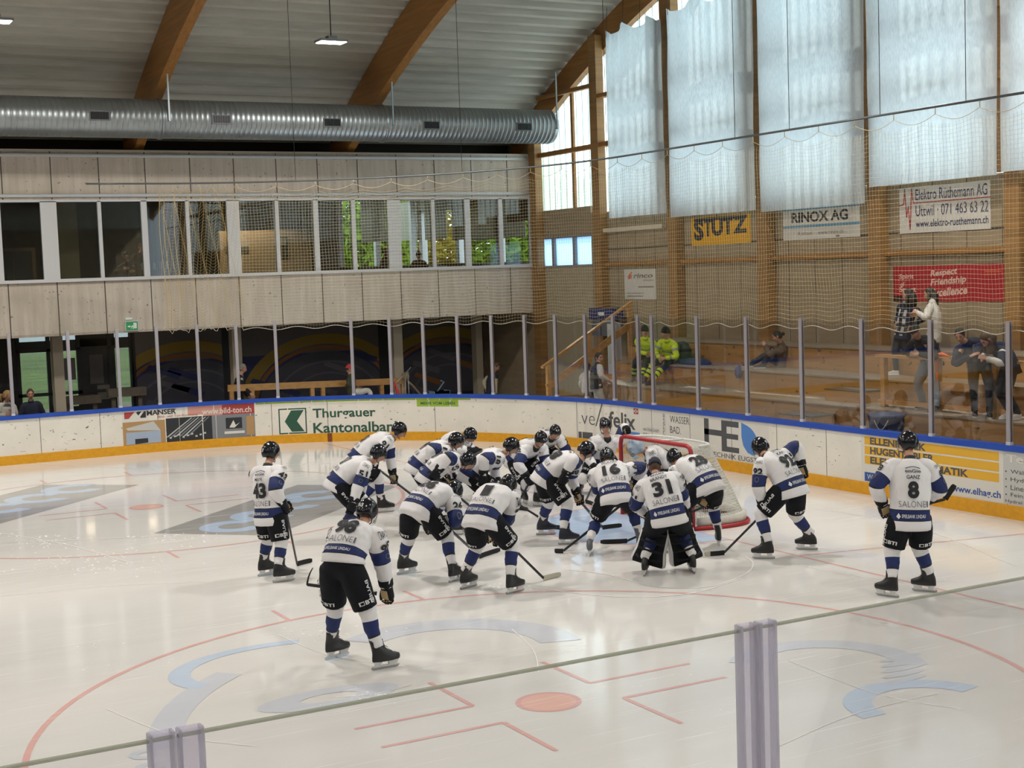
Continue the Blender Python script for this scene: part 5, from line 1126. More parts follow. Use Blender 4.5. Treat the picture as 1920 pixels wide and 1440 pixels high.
    for s, sg in (('L', -1), ('R', 1)):
        if goalie: break
        L = LG[s]; v = (CP-J['hip'+s]).normalized(); a0 = L.ang(.75, v*.75+R0*sg*.35); c, Tn, X, Y = L.at(.75); N_ = X*cos(a0)+Y*sin(a0); fl = 1 if (-X*sin(a0)+Y*cos(a0)).dot((-Tn).cross(N_)) > 0 else -1
        f = L.decal(.86, a0, .013, fl); g = lambda x, y: L.surf(min(max(.86-y/L.L[-1], 0), 1), a0+fl*x/.14, .016)
        put_text(r, 'BTI', (-.02, .075, 0, .042), f, 1, .03, 2); r.add([f(*q) for q in ((-.08, 0), (-.03, 0), (-.03, .042), (-.08, .042))], [(0, 1, 2, 3)], 1); r.add([g(*q) for q in ((-.072, .008), (-.038, .008), (-.038, .034), (-.072, .034))], [(0, 1, 2, 3)], 0)
        a1 = L.ang(.5, R0*sg*.9+v*.35); sgn = -1; f = L.decal_along(.62, a1, .013, 1)
        put_text(r, 'BAUER', (-.12, .12, -.018, .018), f, 1, .01, 3)
    r.build('hockey_pants', [PT, DEC], body)
    for s in 'LR':
        kn, an, h = J['kne'+s], J['ank'+s], J['hip'+s]; L = Limb([kn.lerp(h, .30), kn+J['toe'+s]*.01, kn.lerp(an, .5), an+UPZ*.06], [(0, (.098*k,)), (.26, (.098*k,)), (.36, (.086*k,)), (.6, (.080*k,)), (.85, (.062*k,)), (1, (.054*k,))], J['F'], seed+5, .007, 20)
        ts, ms = bands([(0, 0), (.46, 1), (.75, 2), (.79, 0)]); mb = MB(); mb.loft(L.mesh(ts), ms); mb.build('sock', [JW, JB, JK], body)
        skate(J, s, body, sp.get('boot'))
        if not (sp.get('bare') == s):
            mb = MB(); glove(J, s, mb, s in sp.get('palmback', ''), curl=sp.get('curl', 1.0)); mb.build('glove', [GLV, TAN], body)
        else:
            mb = MB(); glove(J, s, mb, curl=.8); mb.build('glove', [GLV, TAN], body)
    if goalie:
        for s, sg in (('L', -1), ('R', 1)):   # big leg pads strapped to the front of the legs
            kn, an = J['kne'+s], J['ank'+s]; top = kn.lerp(J['hip'+s], .42); D = J['toe'+s]; bot = J['foot'+s]+UPZ*.10+D*.10
            ax = (top-bot).normalized(); D2 = (D-ax*D.dot(ax)).normalized(); R2 = ax.cross(D2); mb = MB(); rings = []; mm = []
            for q, w_, dx in ((0, .195, .10), (.08, .20, .07), (.35, .17, .06), (.6, .165, .07), (.85, .16, .06), (1, .13, .05)):
                c = bot.lerp(top, q)+D2*(.05+dx*.5); rings.append([c+R2*x*w_+D2*y for x, y in ((-1, -.05), (-.55, -.055), (.55, -.055), (1, -.05), (1.16, .03), (1.12, .09), (.6, .12), (-.6, .12), (-1.12, .09), (-1.16, .03))])
            b = len(mb.f); mb.loft(rings, 0); n = 10
            for i in range(5):
                for j in range(n): mb.m[b+i*n+j] = 1 if j in (0, 1, 2, 9) and j != 9 else 0
            pad = mb.build('leg_pad', [DEC, GLV], body)
            for q in (.2, .42, .62, .85):
                c = bot.lerp(top, q); mb = MB(); mb.tube([c+R2*.15*cos(a)+D2*(-.02-.09*sin(a)) for a in [pi*i/10 for i in range(11)]], .016, 6); mb.build('strap', GLV, pad)
    # head gear
    hg = sp.get('gear', 'helmet')
    if hg == 'helmet':
        mb = MB(); shell(J, (.103, .128, .138), (0, -.004, .014), helm_edge, mb, ridge=.035)
        c = J['H']+J['hu']*.014-J['look']*.004; hf = lambda x, z: c+J['hr']*x*1.0+J['hu']*z-J['look']*(.131*sqrt(max(.05, 1-(x/.105)**2-(z/.14)**2)))
        if sp.get('hnum', num): put_text(mb, sp.get('hnum', num), (-.032, .032, .0, .045), hf, 1, .03)
        ftx = lambda x, z: c-J['hr']*x+J['hu']*z+J['look']*(.133*sqrt(max(.05, 1-(x/.105)**2-(z/.14)**2))); mb.add([ftx(.030*cos(a), .088+.014*sin(a)) for a in [2*pi*i/10 for i in range(10)]], [tuple(range(10))], 1)
        for s in (-1, 1): mb.tube([J['H']+J['hr']*s*.085-J['hu']*.05, J['H']+J['hr']*s*.070-J['hu']*.095+J['look']*.03, J['H']-J['hu']*.125+J['look']*.062], .006, 5)
        h = mb.build('helmet', [HEL, DEC], body)
        mb = MB(); rows = []
        for i in range(7):
            z = .036-.10*i/6; rows.append([J['H']+J['hr']*((.104-.004*i/6)*sin(a))+J['look']*((.128+.006*i/6)*cos(a))+J['hu']*(z-.012*cos(a)) for a in [radians(-82+164*j/18) for j in range(19)]])
        mb.loft(rows, 0, closed=False); mb.build('visor', VIS, h)
    elif hg == 'cap':
        mb = MB(); NV = mat('cap_navy', '#1c2233', .8); shell(J, (.088, .110, .126), (0, -.004, .012), lambda d: 88 if abs((d+180) % 360-180) < 150 else 80, mb)
        b = J['H']-J['look']*.105+J['hu']*.03; mb.loft([[b+J['hr']*.065*cos(a)-J['look']*(.07*sin(a))-J['hu']*(.02*sin(a)+o) for a in [pi*i/12 for i in range(13)]] for o in (0, .008)], 0, closed=False)
        mb.tube([J['H']+J['look']*.104*cos(a)+J['hr']*.06*sin(a)+J['hu']*.055 for a in [radians(-50+10*i) for i in range(11)]], .006, 5, 1); mb.build('baseball_cap', [NV, DECG], body)
    elif hg == 'mask':
        mb = MB(); MW = mat('mask_white', '#c9cfd6', .3, scale=(9, 9, 9), col2='#7f9bb5'); shell(J, (.110, .140, .150), (0, .0, .0), lambda d: lerp_tab([(0, (112,)), (30, (114,)), (52, (124,)), (100, (140,)), (180, (135,))], abs((d+180) % 360-180))[0], mb)
        mb.loft([[J['H']+J['hr']*(.10*sin(a))+J['look']*(.142*cos(a))+J['hu']*z for a in [radians(-50+100*j/10) for j in range(11)]] for z in (-.145, -.075)], 0, closed=False)
        h = mb.build('goalie_mask', [MW], body); mb = MB()
        for i in range(7): z = -.075+.024*i; mb.tube([J['H']+J['hr']*(.098*sin(a))+J['look']*(.148*cos(a))+J['hu']*z for a in [radians(-48+96*j/10) for j in range(11)]], .0035, 5)
        for j in range(7): a = radians(-36+12*j); mb.tube([J['H']+J['hr']*(.098*sin(a))+J['look']*(.149*cos(a))+J['hu']*z for z in (-.08, 0, .08)], .0035, 5)
        mb.build('cage', SKS, h)
    return J
def stick(label, top, heel, toe, tape='black', ext=.12, flat=False):
    heel = V(heel); toe = V(toe); top = V(top); top = top+(top-heel).normalized()*ext; g = (toe-heel)
    t = empty('hockey_stick', (heel.x, heel.y, min(heel.z, 0)), label, 'hockey stick', 'hockey sticks')
    mb = MB(); mb.bar(heel, top, .021, .030, 0); mb.bar(top, top+(top-heel).normalized()*.015, .03, .036, 1); mb.build('shaft', [mat('stick_shaft', '#26272b', .35), mat('stick_tape', '#17181a', .8)], t)
    n = g.cross(UPZ).normalized() if abs(g.normalized().dot(UPZ)) < .9 else CR.copy(); up = n.cross(g).normalized(); up = up if up.z > 0 else -up; mb = MB(); rings = []
    for i in range(9):
        q = i/8; c = heel+g*q+n*(.045*q*q); h = .032 if q < .9 else .022; w_ = .006
        rings.append([c+n*w_+up*-h, c+n*w_+up*h, c-n*w_+up*h, c-n*w_+up*-h])
    mb.loft(rings, 0, smooth=False); mb.build('blade', {'black': mat('tape_black', '#1a1b1d', .8), 'white': mat('tape_white', '#b7b3a4', .8), 'mixed': mat('tape_black', '#1a1b1d', .8)}[tape], t)
    if tape == 'mixed': mb = MB(); mb.loft([[p+(p-c_)*.25 for p, c_ in zip(r, [sum(r, V())/4]*4)] for r in rings[6:]], 0, smooth=False); mb.build('toe_tape', mat('tape_white', '#b7b3a4', .8), t)
    return t
ice = lambda u, v, z=.035: on_z(u, v, z)
PL = {}
def pl(key, **sp):
    sp.setdefault('kind', 'player'); sp['group'] = 'hockey team in white'; PL[key] = make_player(sp)
pl('43', label='player 43 in white standing upright at the left, seen from behind', num='43', name='MAYR', fL=(500, 1079), fR=(530, 1091), face=48, toeL=62, toeR=75, pel=(507, 966), neck=(502, 874), head=(508, 849), hR=(531, 945, -.05), hL=(535, 950, .22), leg=0, back=.0, pitch=5, look=65, eR=(.5, -1, -.3), k=.95, bulge=.03, hair='brown')
pl('98', label='player 98 nearest the camera, bent forward with hands at his knees', num='98', name='BUSCH', fL=(630, 1234), fR=(720, 1254), face=32, toeL=55, toeR=68, pel=(641, 1068), neck=(677, 990), head=(688, 961), hR=(726, 1106, .10), hL=(612, 1090, .30), back=.22, pitch=30, look=40, palmback='R', hem=-.07, waist=.22, eR=(.8, -.5, 0), hair='brown', k=.97, smix=.2)
pl('91', label='player 91 bent forward at the back left of the huddle', num='91', fL=(682, 964), fR=(721, 961), face=98, toeL=100, toeR=82, pel=(671, 864), neck=(736, 821), head=(748, 808), hR=(700, 880, -.10), hL=(737, 892, .05), back=.22, pitch=25, eR=(.6, -1, 0), k=.97, bulge=.10)
pl('51', label='player 51 bent forward at the left edge of the huddle', num='51', fL=(668, 1012), fR=(645, 1014), face=98, toeL=90, toeR=90, pel=(634, 908), neck=(695, 869), head=(709, 852), hR=(661, 945, -.12), hL=(672, 950, .15), back=.24, pitch=25, eR=(.4, -.8, -.2), k=.97, bulge=.10)
pl('66', label='player behind number 11 looking down, only helmet, shoulders and back visible', num='', fL=(850, 940), fR=(842, 950), face=118, pel=(828, 858), neck=(866, 820), head=(881, 817), hR=(886, 846, -.25), hL=(893, 850, .0), back=.22, pitch=45, look=128, k=.95, bulge=.10, back_text=0)
pl('11', label='player 11 bent forward beside number 57', num='11', fL=(852, 985), fR=(808, 975), face=98, toeL=100, pel=(784, 878), neck=(844, 838), head=(855, 828), hR=(806, 874, -.16), hL=(842, 895, .15), back=.24, pitch=25, eR=(.5, -1, .1), k=.95, bulge=.10)
pl('57', label='player 57 bent low, his head hidden behind the back of number 18', num='57', fL=(850, 1003), fR=(812, 996), face=92, toeL=110, pel=(806, 896), neck=(862, 862), head=(876, 866), hR=(820, 884, -.20), hL=(850, 900, .2), back=.22, pitch=40, eR=(.8, -.3, .5), k=.95, bulge=.10, sb=.44)
pl('42', label='player 42 facing the camera in the middle of the huddle with his head lowered', num='42', fL=(1012, 950), fR=(984, 944), face=140, toeR=165, toeL=120, pel=(972, 864), neck=(1005, 838), head=(1014, 824), hR=(988, 895, -.15), hL=(1024, 900, -.1), back=.2, pitch=40, look=150, k=.96, bulge=.10, eR=(1, .2, -.2))
pl('24', label='player behind number 42 by the boards, in a full face cage', num='24', fL=(1036, 912), fR=(1018, 910), face=155, pel=(1014, 845), neck=(1034, 821), head=(1041, 811), hR=(1030, 880, -.1), hL=(1052, 866, -.1), back=.2, pitch=25, look=160, k=.95, bulge=.10)
pl('18', label='player 18 bent forward with bare profile visible under the visor', num='18', fL=(925, 986), fR=(903, 988), face=94, pel=(883, 894), neck=(944, 852), head=(958, 838), hR=(906, 893, -.16), hL=(932, 908, .12), back=.24, pitch=28, eR=(.6, -1, .2), k=.97, bulge=.10)
pl('88', label='player 88 bent forward in the middle with one glove on his hip', num='88', fL=(1022, 1003), fR=(1064, 1021), face=68, toeL=85, toeR=85, pel=(1024, 896), neck=(1086, 866), head=(1098, 846), hR=(1059, 893, -.22), hL=(1083, 928, .02), back=.2, pitch=35, look=75, k=.97, bulge=.10, eR=(1, -.6, .3), boot=mat('boot_bluish', '#151c2b', .4))
pl('14', label='player facing the camera beside the goal with one arm on the crossbar', num='', fL=(1132, 930), fR=(1090, 924), face=172, toeR=190, pel=(1128, 862), neck=(1139, 822), head=(1135, 800), hR=(1117, 880, -.15), hL=(1176, 806, -.12), back=.12, pitch=12, look=180, k=.97, eL=(.5, 0, .8), bulge=.05)
pl('96', kind='goalie', label='goalkeeper 96 in a white and blue mask crouching inside the goal', num='96', gear='mask', fL=(1228, 966), fR=(1262, 960), face=-105, pel=(1256, 893), neck=(1212, 846), head=(1192, 838), hR=(1215, 930, .1), hL=(1235, 935, -.1), back=.15, pitch=35, look=-120, k=.97, bulge=.10, smix=.6)
pl('6', label='player in the front row left of number 1, bent very low', num='26', hnum='', fL=(761, 1076), fR=(854, 1090), face=30, toeL=62, toeR=42, pel=(785, 958), neck=(838, 930), head=(851, 922), hR=(832, 976, .06), hL=(800, 980, .3), back=.22, pitch=50, look=45, k=.97, bulge=.13, eR=(1, -.3, .3), sb=.46)
pl('1', label='player 1 in the front row bent forward with a white taped stick blade', num='1', fL=(877, 1103), fR=(964, 1112), face=26, toeL=45, toeR=50, pel=(905, 976), neck=(940, 925), head=(952, 911), hR=(938, 1004, .25), hL=(915, 1004, .35), back=.22, pitch=45, look=40, k=.98, bulge=.11, eR=(1, -.2, .2), sb=.50)
pl('16', label='player 16 seen from behind left of the spare goalkeeper', num='16', name='WUCHER', fL=(1106, 1040), fR=(1200, 1028), face=4, toeL=0, toeR=10, pel=(1154, 930), neck=(1141, 876), head=(1138, 858), hR=(1190, 905, .28), hL=(1133, 958, .30), back=.18, pitch=35, look=-2, k=.97, bulge=.10, eL=(1, -.3, 0), eR=(1, .1, .4), boot=mat('boot_grey', '#5a5e66', .4))
pl('31', kind='goalie', label='spare goalkeeper 31 in a backward cap seen from behind with leg pads', num='31', name='BRANDT', gear='cap', fL=(1210, 1078), fR=(1298, 1073), face=1, toeL=8, toeR=-14, pel=(1253, 966), neck=(1231, 893), head=(1228, 876), hR=(1290, 965, .3), hL=(1212, 965, .3), back=.2, pitch=30, look=-2, k=.98, bulge=.10, hair='brown', eL=(1, -.4, .1), eR=(1, -.4, .1), sb=.46)
pl('28', label='player in front of the goal side net with tan glove on his knee', num='28', hnum='36', fL=(1266, 1036), fR=(1347, 1022), face=-30, toeL=-95, toeR=-5, pel=(1325, 912), neck=(1278, 872), head=(1265, 860), palmback='L', hL=(1312, 938, .05), hR=(1330, 940, .25), back=.22, pitch=40, look=-35, k=.97, bulge=.12, eL=(.6, .4, -.5))
pl('92', label='player 92 leaning forward on one stick right of the goal', num='92', name='KAIN', fL=(1434, 1048), fR=(1515, 1031), face=-48, toeL=-88, toeR=-80, pel=(1481, 916), neck=(1437, 856), head=(1426, 840), hL=(1431, 948, -.05), hR=(1503, 876, .10), back=.2, pitch=28, look=-60, k=.99, bulge=.09, eL=(.8, -.2, 0), eR=(1, -.4, .6), smix=.5)
pl('8', label='player 8 standing upright at the right, seen from behind', num='8', name='GANZ', hnum='', fL=(1666, 1119), fR=(1736, 1110), face=-12, toeL=-62, toeR=-72, pel=(1706, 972), neck=(1706, 861), head=(1702, 832), hL=(1655, 947, .02), hR=(1736, 940, .22), leg=0, back=.02, pitch=4, look=-62, k=1.0, bulge=.03, hair='brown', eL=(1, -.6, 0), eR=(.8, -.6, 0), curl=.9, palmback='L')
W = lambda k, s: PL[k]['wr'+s]+(PL[k]['wr'+s]-PL[k]['el'+s]).normalized()*.09
stick('stick of player 43 resting upright on the ice with a dark blade', W('43', 'R'), ice(557, 1057), ice(580, 1050), ext=.05)
j = PL['98']; vh = j['vh']; D = (j['P']-CP).dot(vh)+.28
stick('stick held across the knees of the nearest player, blade pointing up at the left', at_depth(700, 1112, D, vh), at_depth(576, 1096, D, vh), at_depth(578, 1065, D, vh), ext=.02)
stick('long stick in the gloves of player 91 slanting down to the right', at_depth(715, 884, (W('91', 'L')-CP).dot(PL['91']['vh']), PL['91']['vh']), ice(846, 984), ice(866, 986), ext=.05)
stick('stick of player 57 running down between the huddled players', W('57', 'R'), ice(925, 985), ice(948, 985))
stick('stick below player 42 with its black blade flat on the ice', W('42', 'R'), ice(966, 952), ice(993, 954))
stick('stick of player 18 crossing to the skates of number 88', W('18', 'R'), ice(1040, 988), ice(1065, 990))
stick('stick of player 88 running into the blue crease, black blade at its end', W('88', 'L'), ice(1130, 989), ice(1162, 984))
stick('pale lettered stick behind the front row, dark blade between the legs of number 1', W('6', 'R'), ice(899, 1043), ice(932, 1030))
stick('stick of player 1 with a white taped blade', PL['1']['wrR'], ice(1019, 1084), ice(1046, 1076), 'white')
stick('stick of player 16 crossing his left leg, black blade on the ice', at_depth(1166, 946, (PL['16']['P']-CP).dot(PL['16']['vh'])+.35, PL['16']['vh']), ice(1056, 1033), ice(1041, 1034), ext=.2)
stick('curved black stick blade on the ice left of the spare goalkeeper', W('28', 'R'), ice(1176, 1014), ice(1127, 1017))
stick('stick of the player beside the goal', W('14', 'R'), ice(1098, 940), ice(1118, 945))
stick('stick of player 92 reaching down to the left with a white toe on its blade', W('92', 'L'), ice(1358, 1036), ice(1325, 1040), 'mixed', ext=.02)
j = PL['8']; D = (W('8', 'R')-CP).dot(j['vh']); stick('stick of player 8 held level, blade raised beside the boards', W('8', 'R'), at_depth(1772, 936, D-.0, j['vh']), at_depth(1790, 908, D, j['vh']), ext=.30)
# ================================================================= SPECTATORS
HV = mat('hivis_yellow', '#c3da1d', .7); HVG = mat('hivis_reflector', '#8c8f88', .4)
def cloth(n, c, v=.1): return mat('cloth_'+n, c, .85, var=v, scale=(6, 6, 6), bump=.3, bscale=(10, 10, 10))
def hair_mesh(J, style, body, col):
    mb = MB(); m = HAIRS[col]
    if style in ('short', 'long', 'bun', 'tail'):
        e = lambda d: lerp_tab([(0, (46,)), (30, (52,)), (60, (78,)), (85, (100,)), (110, (118,)), (180, (132,))], abs((d+180) % 360-180))[0]
        shell(J, (.084, .106, .126), (0, -.006, .006), e, mb, inner=.86)
    if style == 'long':
        b = J['H']-J['look']*.055; mb.tube([b+J['hu']*.05, b-J['hu']*.05-J['look']*.02, b-UPZ*.14-J['look']*.035, b-UPZ*.24-J['look']*.03, b-UPZ*.29-J['look']*.02], [.06, .088, .085, .06, .02], 14)
        for s in (-1, 1): mb.tube([J['H']+J['hr']*s*.07+J['hu']*.03, J['H']+J['hr']*s*.083-J['hu']*.05, J['H']+J['hr']*s*.085-UPZ*.15, J['H']+J['hr']*s*.07-UPZ*.22], [.025, .034, .032, .01], 8)
    if style in ('bun', 'tail'):
        b = J['H']-J['look']*.10+J['hu']*.01
        mb.tube([b, b-J['look']*.03, b-J['look']*.06, b-J['look']*.075] if style == 'bun' else [b, b-J['look']*.04+UPZ*.01, b-J['look']*.06-UPZ*.08, b-J['look']*.05-UPZ*.16], [.02, .042, .036, .01], 10)
    mb.build('hair', m, body)
def make_fan(sp):
    sp.setdefault('kind', 'fan'); sp.setdefault('k', .95); sp.setdefault('sw', .165); sp['seed'] = sp['pel'][0]*.37
    if sp.get('back') == 0: sp.setdefault('leg', 0)
    J = solve(sp); k = J['k']; body = under_body(J, sp, sp.get('hands', 'LR'), sp.get('hc') if sp.get('hs') != 'hat' else None, False); seed = sp['seed']
    top = sp['top']; T = Torso(J, FTAB, sp.get('hem', .10), sp.get('bulge', .06), seed, .014); mb = MB()
    ts, ms = bands(sp.get('tb', [(0, 0)])); mb.loft(T.mesh(ts, 30), ms)
    for s, sg in (('L', -1), ('R', 1)):
        out = J['R']*sg; L = Limb([J['sh'+s]-out*.10+J['S']*.03, J['sh'+s]-out*.02+J['S']*.015, J['sh'+s]+out*.025-J['S']*.03, J['sh'+s].lerp(J['el'+s], .5), J['el'+s], J['el'+s].lerp(J['wr'+s], .5), J['wr'+s]-(J['wr'+s]-J['el'+s]).normalized()*.01], [(0, (.042,)), (.12, (.064,)), (.24, (.078,)), (.36, (.076,)), (.6, (.064,)), (.82, (.052,)), (1, (.043,))], out, seed+sg, .009, 18)
        ts, ms = bands(sp.get('ab', [(0, 0)])); mb.loft(L.mesh(ts), ms)
    if 'chest' in sp:
        f = T.front(.012) if sp.get('side', 'f') == 'f' else T.back(.012); y = T.al[int(.55*60)]; put_text(mb, sp['chest'], (-.05, .05, y, y+.05), f, 1, .01, 3)
    mb.tube([J['N']-J['S']*.03, J['N']+J['S']*.015, J['N']+(J['H']-J['N'])*.22], [.075, .066, .062], 14, 0)
    mb.build(sp.get('tn', 'jacket'), top, body)
    mb = MB(); R0 = J['F'].cross(UPZ); W = J['P']+T.T0*.10; F0 = T.T0.cross(R0); E = lambda c, a, b: [c+R0*(a*k*cos(t))+F0*(b*k*sin(t)) for t in [2*pi*i/18 for i in range(18)]]
    mb.loft([E(W, .155, .12), E(J['P'], .165, .135), E(J['P']-UPZ*.08*k, .15, .12), E(J['P']-UPZ*.11*k, .1, .08)], 0)
    pw = sp.get('pw', 1.0)
    for s, sg in (('L', -1), ('R', 1)):
        L = Limb([J['hip'+s]+UPZ*.03, J['hip'+s].lerp(J['kne'+s], .5), J['kne'+s], J['kne'+s].lerp(J['ank'+s], .5), J['ank'+s]+UPZ*.005], [(0, (.098*k*pw,)), (.3, (.090*k*pw,)), (.55, (.070*k*pw,)), (.8, (.060*k*pw,)), (1, (.055*k*pw,))], J['F'], seed+2, .007, 18); mb.loft(L.mesh([i/18 for i in range(19)]), 0); sp['_L'+s] = L
    r = remesh(fix_winding(mb), .015)
    if 'pb' in sp:
        for s in 'LR':
            for t0, t1, m in sp['pb']: r.loft([[sp['_L'+s].surf(t, 2*pi*j/18, .012) for j in range(18)] for t in (t0, (t0+t1)/2, t1)], m, False, False)
    r.build('trousers', sp['pants'], body)
    for s in 'LR':
        f, Tt = J['foot'+s], J['toe'+s]; Rt = Tt.cross(UPZ); rg = lambda z, x0, x1, w: [f+Tt*((x0+x1)/2+(x1-x0)/2*math.copysign(abs(cos(t))**.8, cos(t)))+Rt*(w*math.copysign(abs(sin(t))**.8, sin(t)))+UPZ*z for t in [2*pi*i/18 for i in range(18)]]
        mb = MB(); mb.loft([rg(0, -.10, .165, .040), rg(.022, -.105, .17, .044), rg(.024, -.103, .168, .042), rg(.05, -.103, .16, .042), rg(.07, -.10, .10, .040), rg(.095, -.095, .03, .038), rg(.10, -.08, .02, .03)], [1, 1, 0, 0, 0, 0]); mb.build('shoe', [sp['shoe'], sp.get('sole', SKH)], body)
    hs = sp.get('hs', 'short')
    if hs in ('hat', 'cap'):
        mb = MB()
        if hs == 'hat': shell(J, (.090, .112, .136), (0, -.004, .008), lambda d: 84+28*(abs((d+180) % 360-180)/180), mb)
        else:
            shell(J, (.088, .108, .126), (0, -.004, .012), lambda d: 82+14*(abs((d+180) % 360-180)/180), mb)
            b = J['H']+J['look']*.10+J['hu']*.032; mb.loft([[b+J['hr']*.065*cos(a)+J['look']*(.075*sin(a))-J['hu']*(.015*sin(a)+o) for a in [pi*i/12 for i in range(13)]] for o in (0, .008)], 0, closed=False)
        mb.build('beanie' if hs == 'hat' else 'baseball_cap', sp['hat'], body)
        if hs == 'cap' and sp.get('hc'): pass
    else: hair_mesh(J, hs, body, sp.get('hc', 'dark'))
    sp['J'] = J; sp['T'] = T; sp['body'] = body; return sp
BLK = cloth('black', '#16171b'); NVY = cloth('navy', '#1c2338'); WHT = cloth('white', '#c4c0b8'); GRY = cloth('grey', '#4a4c50'); DEN = cloth('pale_denim', '#6f7a84'); DDN = cloth('dark_denim', '#23272f'); BRN = cloth('taupe', '#5c4c40'); OLV = cloth('olive', '#3b3d2e'); CRM = cloth('cream', '#b9ad8f'); SHB = mat('shoe_black', '#1a1a1c', .6); SHW = mat('shoe_white', '#bdb9b2', .6); CHR = cloth('charcoal', '#2c2e33')
T1, T2, T3 = 1.24, 1.65, 2.13
A = make_fan(dict(label='woman with scarf and dark trousers standing on the middle step', fz=T2, fL=(1704, 702), fR=(1676, 704), face=-135, toeL=-70, toeR=-75, pel=(1692, 630), neck=(1703, 568), head=(1703, 553), look=-75, pitch=0, hL=(1712, 612, -.05), hR=(1680, 606, -.02), back=0, top=[NVY, NVY], pants=[CHR], shoe=SHW, hs='long', hc='dark', k=.90))
T = A['T']; mb = MB(); SCF = mat('scarf_pale', '#b9b6ae', .9, scale=(14, 14, 14), col2='#8f8d88')
for x0 in (-.10, .045): 
    for i in range(14): a, b = [T.al[int(q*60)] for q in (.12+.055*i, .175+.055*i)]; f = T.front(.016); mb.quad(f(x0, a), f(x0+.055, a), f(x0+.055, b), f(x0, b), 1 if i % 4 == 1 else 0)
mb.tube([A['J']['N']+(A['J']['R']*cos(a)+A['J']['Fc']*sin(a))*.078 for a in [2*pi*i/12 for i in range(13)]], .03, 8); mb.build('scarf', [SCF, NVY], A['body'])
make_fan(dict(label='long haired woman in a white jacket standing beside the woman with scarf', fz=T2, fL=(1736, 708), fR=(1757, 707), face=-75, pel=(1750, 632), neck=(1748, 568), head=(1743, 552), look=-80, pitch=5, hL=(1720, 586, .0), hR=(1722, 590, .2), back=0, top=[WHT], pants=[CHR], shoe=SHW, hs='long', hc='dark', k=.91))
make_fan(dict(label='man in black jacket and cap leaning on the stand railing with a phone', fz=T1, fL=(1752, 775), fR=(1728, 767), face=-140, pel=(1748, 676), neck=(1722, 636), head=(1716, 622), look=-130, pitch=35, hL=(1722, 664, -.10), hR=(1712, 662, -.05), back=.25, top=[BLK, SWH], pants=[DEN], shoe=SHB, hs='cap', hat=BLK, k=.98, pw=1.15, bulge=.10))
D_ = make_fan(dict(label='man in navy sweater leaning on folded arms on the stand railing', fz=T1, fL=(1856, 784), fR=(1828, 782), face=175, pel=(1836, 684), neck=(1812, 642), head=(1800, 629), look=195, pitch=30, hL=(1797, 670, -.05), hR=(1820, 668, -.25), back=.25, top=[NVY, SWH], pants=[CHR], shoe=SHB, hs='short', hc='dark', k=1.0, tn='sweater', bulge=.08, eL=(1, .1, -.2), eR=(1, .1, -.2), chest='21'))
make_fan(dict(label='long haired woman in a navy jersey leaning on the railing at the right', fz=T1, fL=(1905, 788), fR=(1890, 786), face=-125, pel=(1893, 690), neck=(1862, 648), head=(1850, 637), look=-120, pitch=45, hL=(1850, 672, -.10), hR=(1842, 670, .0), back=.28, top=[NVY, SWH, WHT], ab=[(0, 0), (.28, 1), (.33, 0), (.62, 2)], pants=[BLK], shoe=SHW, hs='long', hc='brown', k=.93, tn='jersey', bulge=.10))
make_fan(dict(label='dark haired woman in a taupe coat sitting sideways on the middle step', fz=T2, fL=(1406, 688), fR=(1427, 691), face=-92, pel=(1464, 683), pd=0.0, neck=(1464, 644), head=(1457, 631), look=-88, pitch=20, hL=(1434, 648, .1), hR=(1452, 658, -.05), back=.0, leg=1.0, kneeL=(0, 0, 1), kneeR=(0, 0, 1), top=[BRN], pants=[CHR], shoe=SHB, hs='bun', hc='dark', k=.90, pw=1.15))
make_fan(dict(label='man in yellow high-visibility jacket and dark cap on the middle step, left of the pair', fz=T1, fL=(1202, 717), fR=(1188, 714), face=190, pel=(1208, 668), neck=(1210, 634), head=(1209, 620), look=190, pitch=15, hL=(1222, 664, -.1), hR=(1214, 664, -.12), back=.5, top=[HV, HVG], tb=[(0, 0), (.16, 1), (.24, 0), (.45, 1), (.52, 0)], ab=[(0, 0), (.35, 1), (.43, 0), (.7, 1), (.76, 0)], pants=[CHR, HV], pb=[(.66, .74, 1), (.80, .88, 1)], shoe=SHB, sole=SHB, hs='hat', hat=BLK, k=.93, tn='safety_jacket'))
make_fan(dict(label='man in yellow high-visibility jacket and black beanie with stretched legs, right of the pair', fz=T1, fL=(1218, 722), fR=(1207, 719), face=215, pel=(1256, 672), neck=(1251, 638), head=(1248, 624), look=255, pitch=5, hL=(1247, 672, -.15), hR=(1236, 672, -.12), back=.7, top=[HV, HVG, NVY], tb=[(0, 2), (.10, 1), (.18, 0), (.45, 1), (.52, 0)], ab=[(0, 0), (.35, 1), (.43, 0), (.8, 1), (.86, 0)], pants=[CHR, HV], pb=[(.58, .66, 1), (.70, .80, 1), (.84, .92, 1)], shoe=SHB, sole=SHB, hs='hat', hat=BLK, k=.95, tn='safety_jacket'))
def wfeet(x, y, z=0): return dict(fLw=(x-.08, y, z), fRw=(x+.08, y, z))
make_fan(dict(label='boy in a dark vest walking behind the corner boards', **wfeet(5.0, 9.45), face=70, pel=(1119, 722), neck=(1120, 684), head=(1123, 671), look=130, pitch=5, hL=(1130, 716, .2), hR=(1141, 714, -.05), back=0, top=[CHR, WHT], ab=[(0, 1)], pants=[WHT], shoe=SHW, hs='short', hc='dark', k=.86, tn='vest'))
make_fan(dict(label='small dark haired child half hidden behind a glass post beside the stair', **wfeet(5.3, 10.0), face=40, pel=(1102, 730), neck=(1101, 699), head=(1101, 689), look=30, pitch=5, back=0, top=[WHT], pants=[CHR], shoe=SHW, hs='short', hc='dark', k=.72, tn='shirt'))
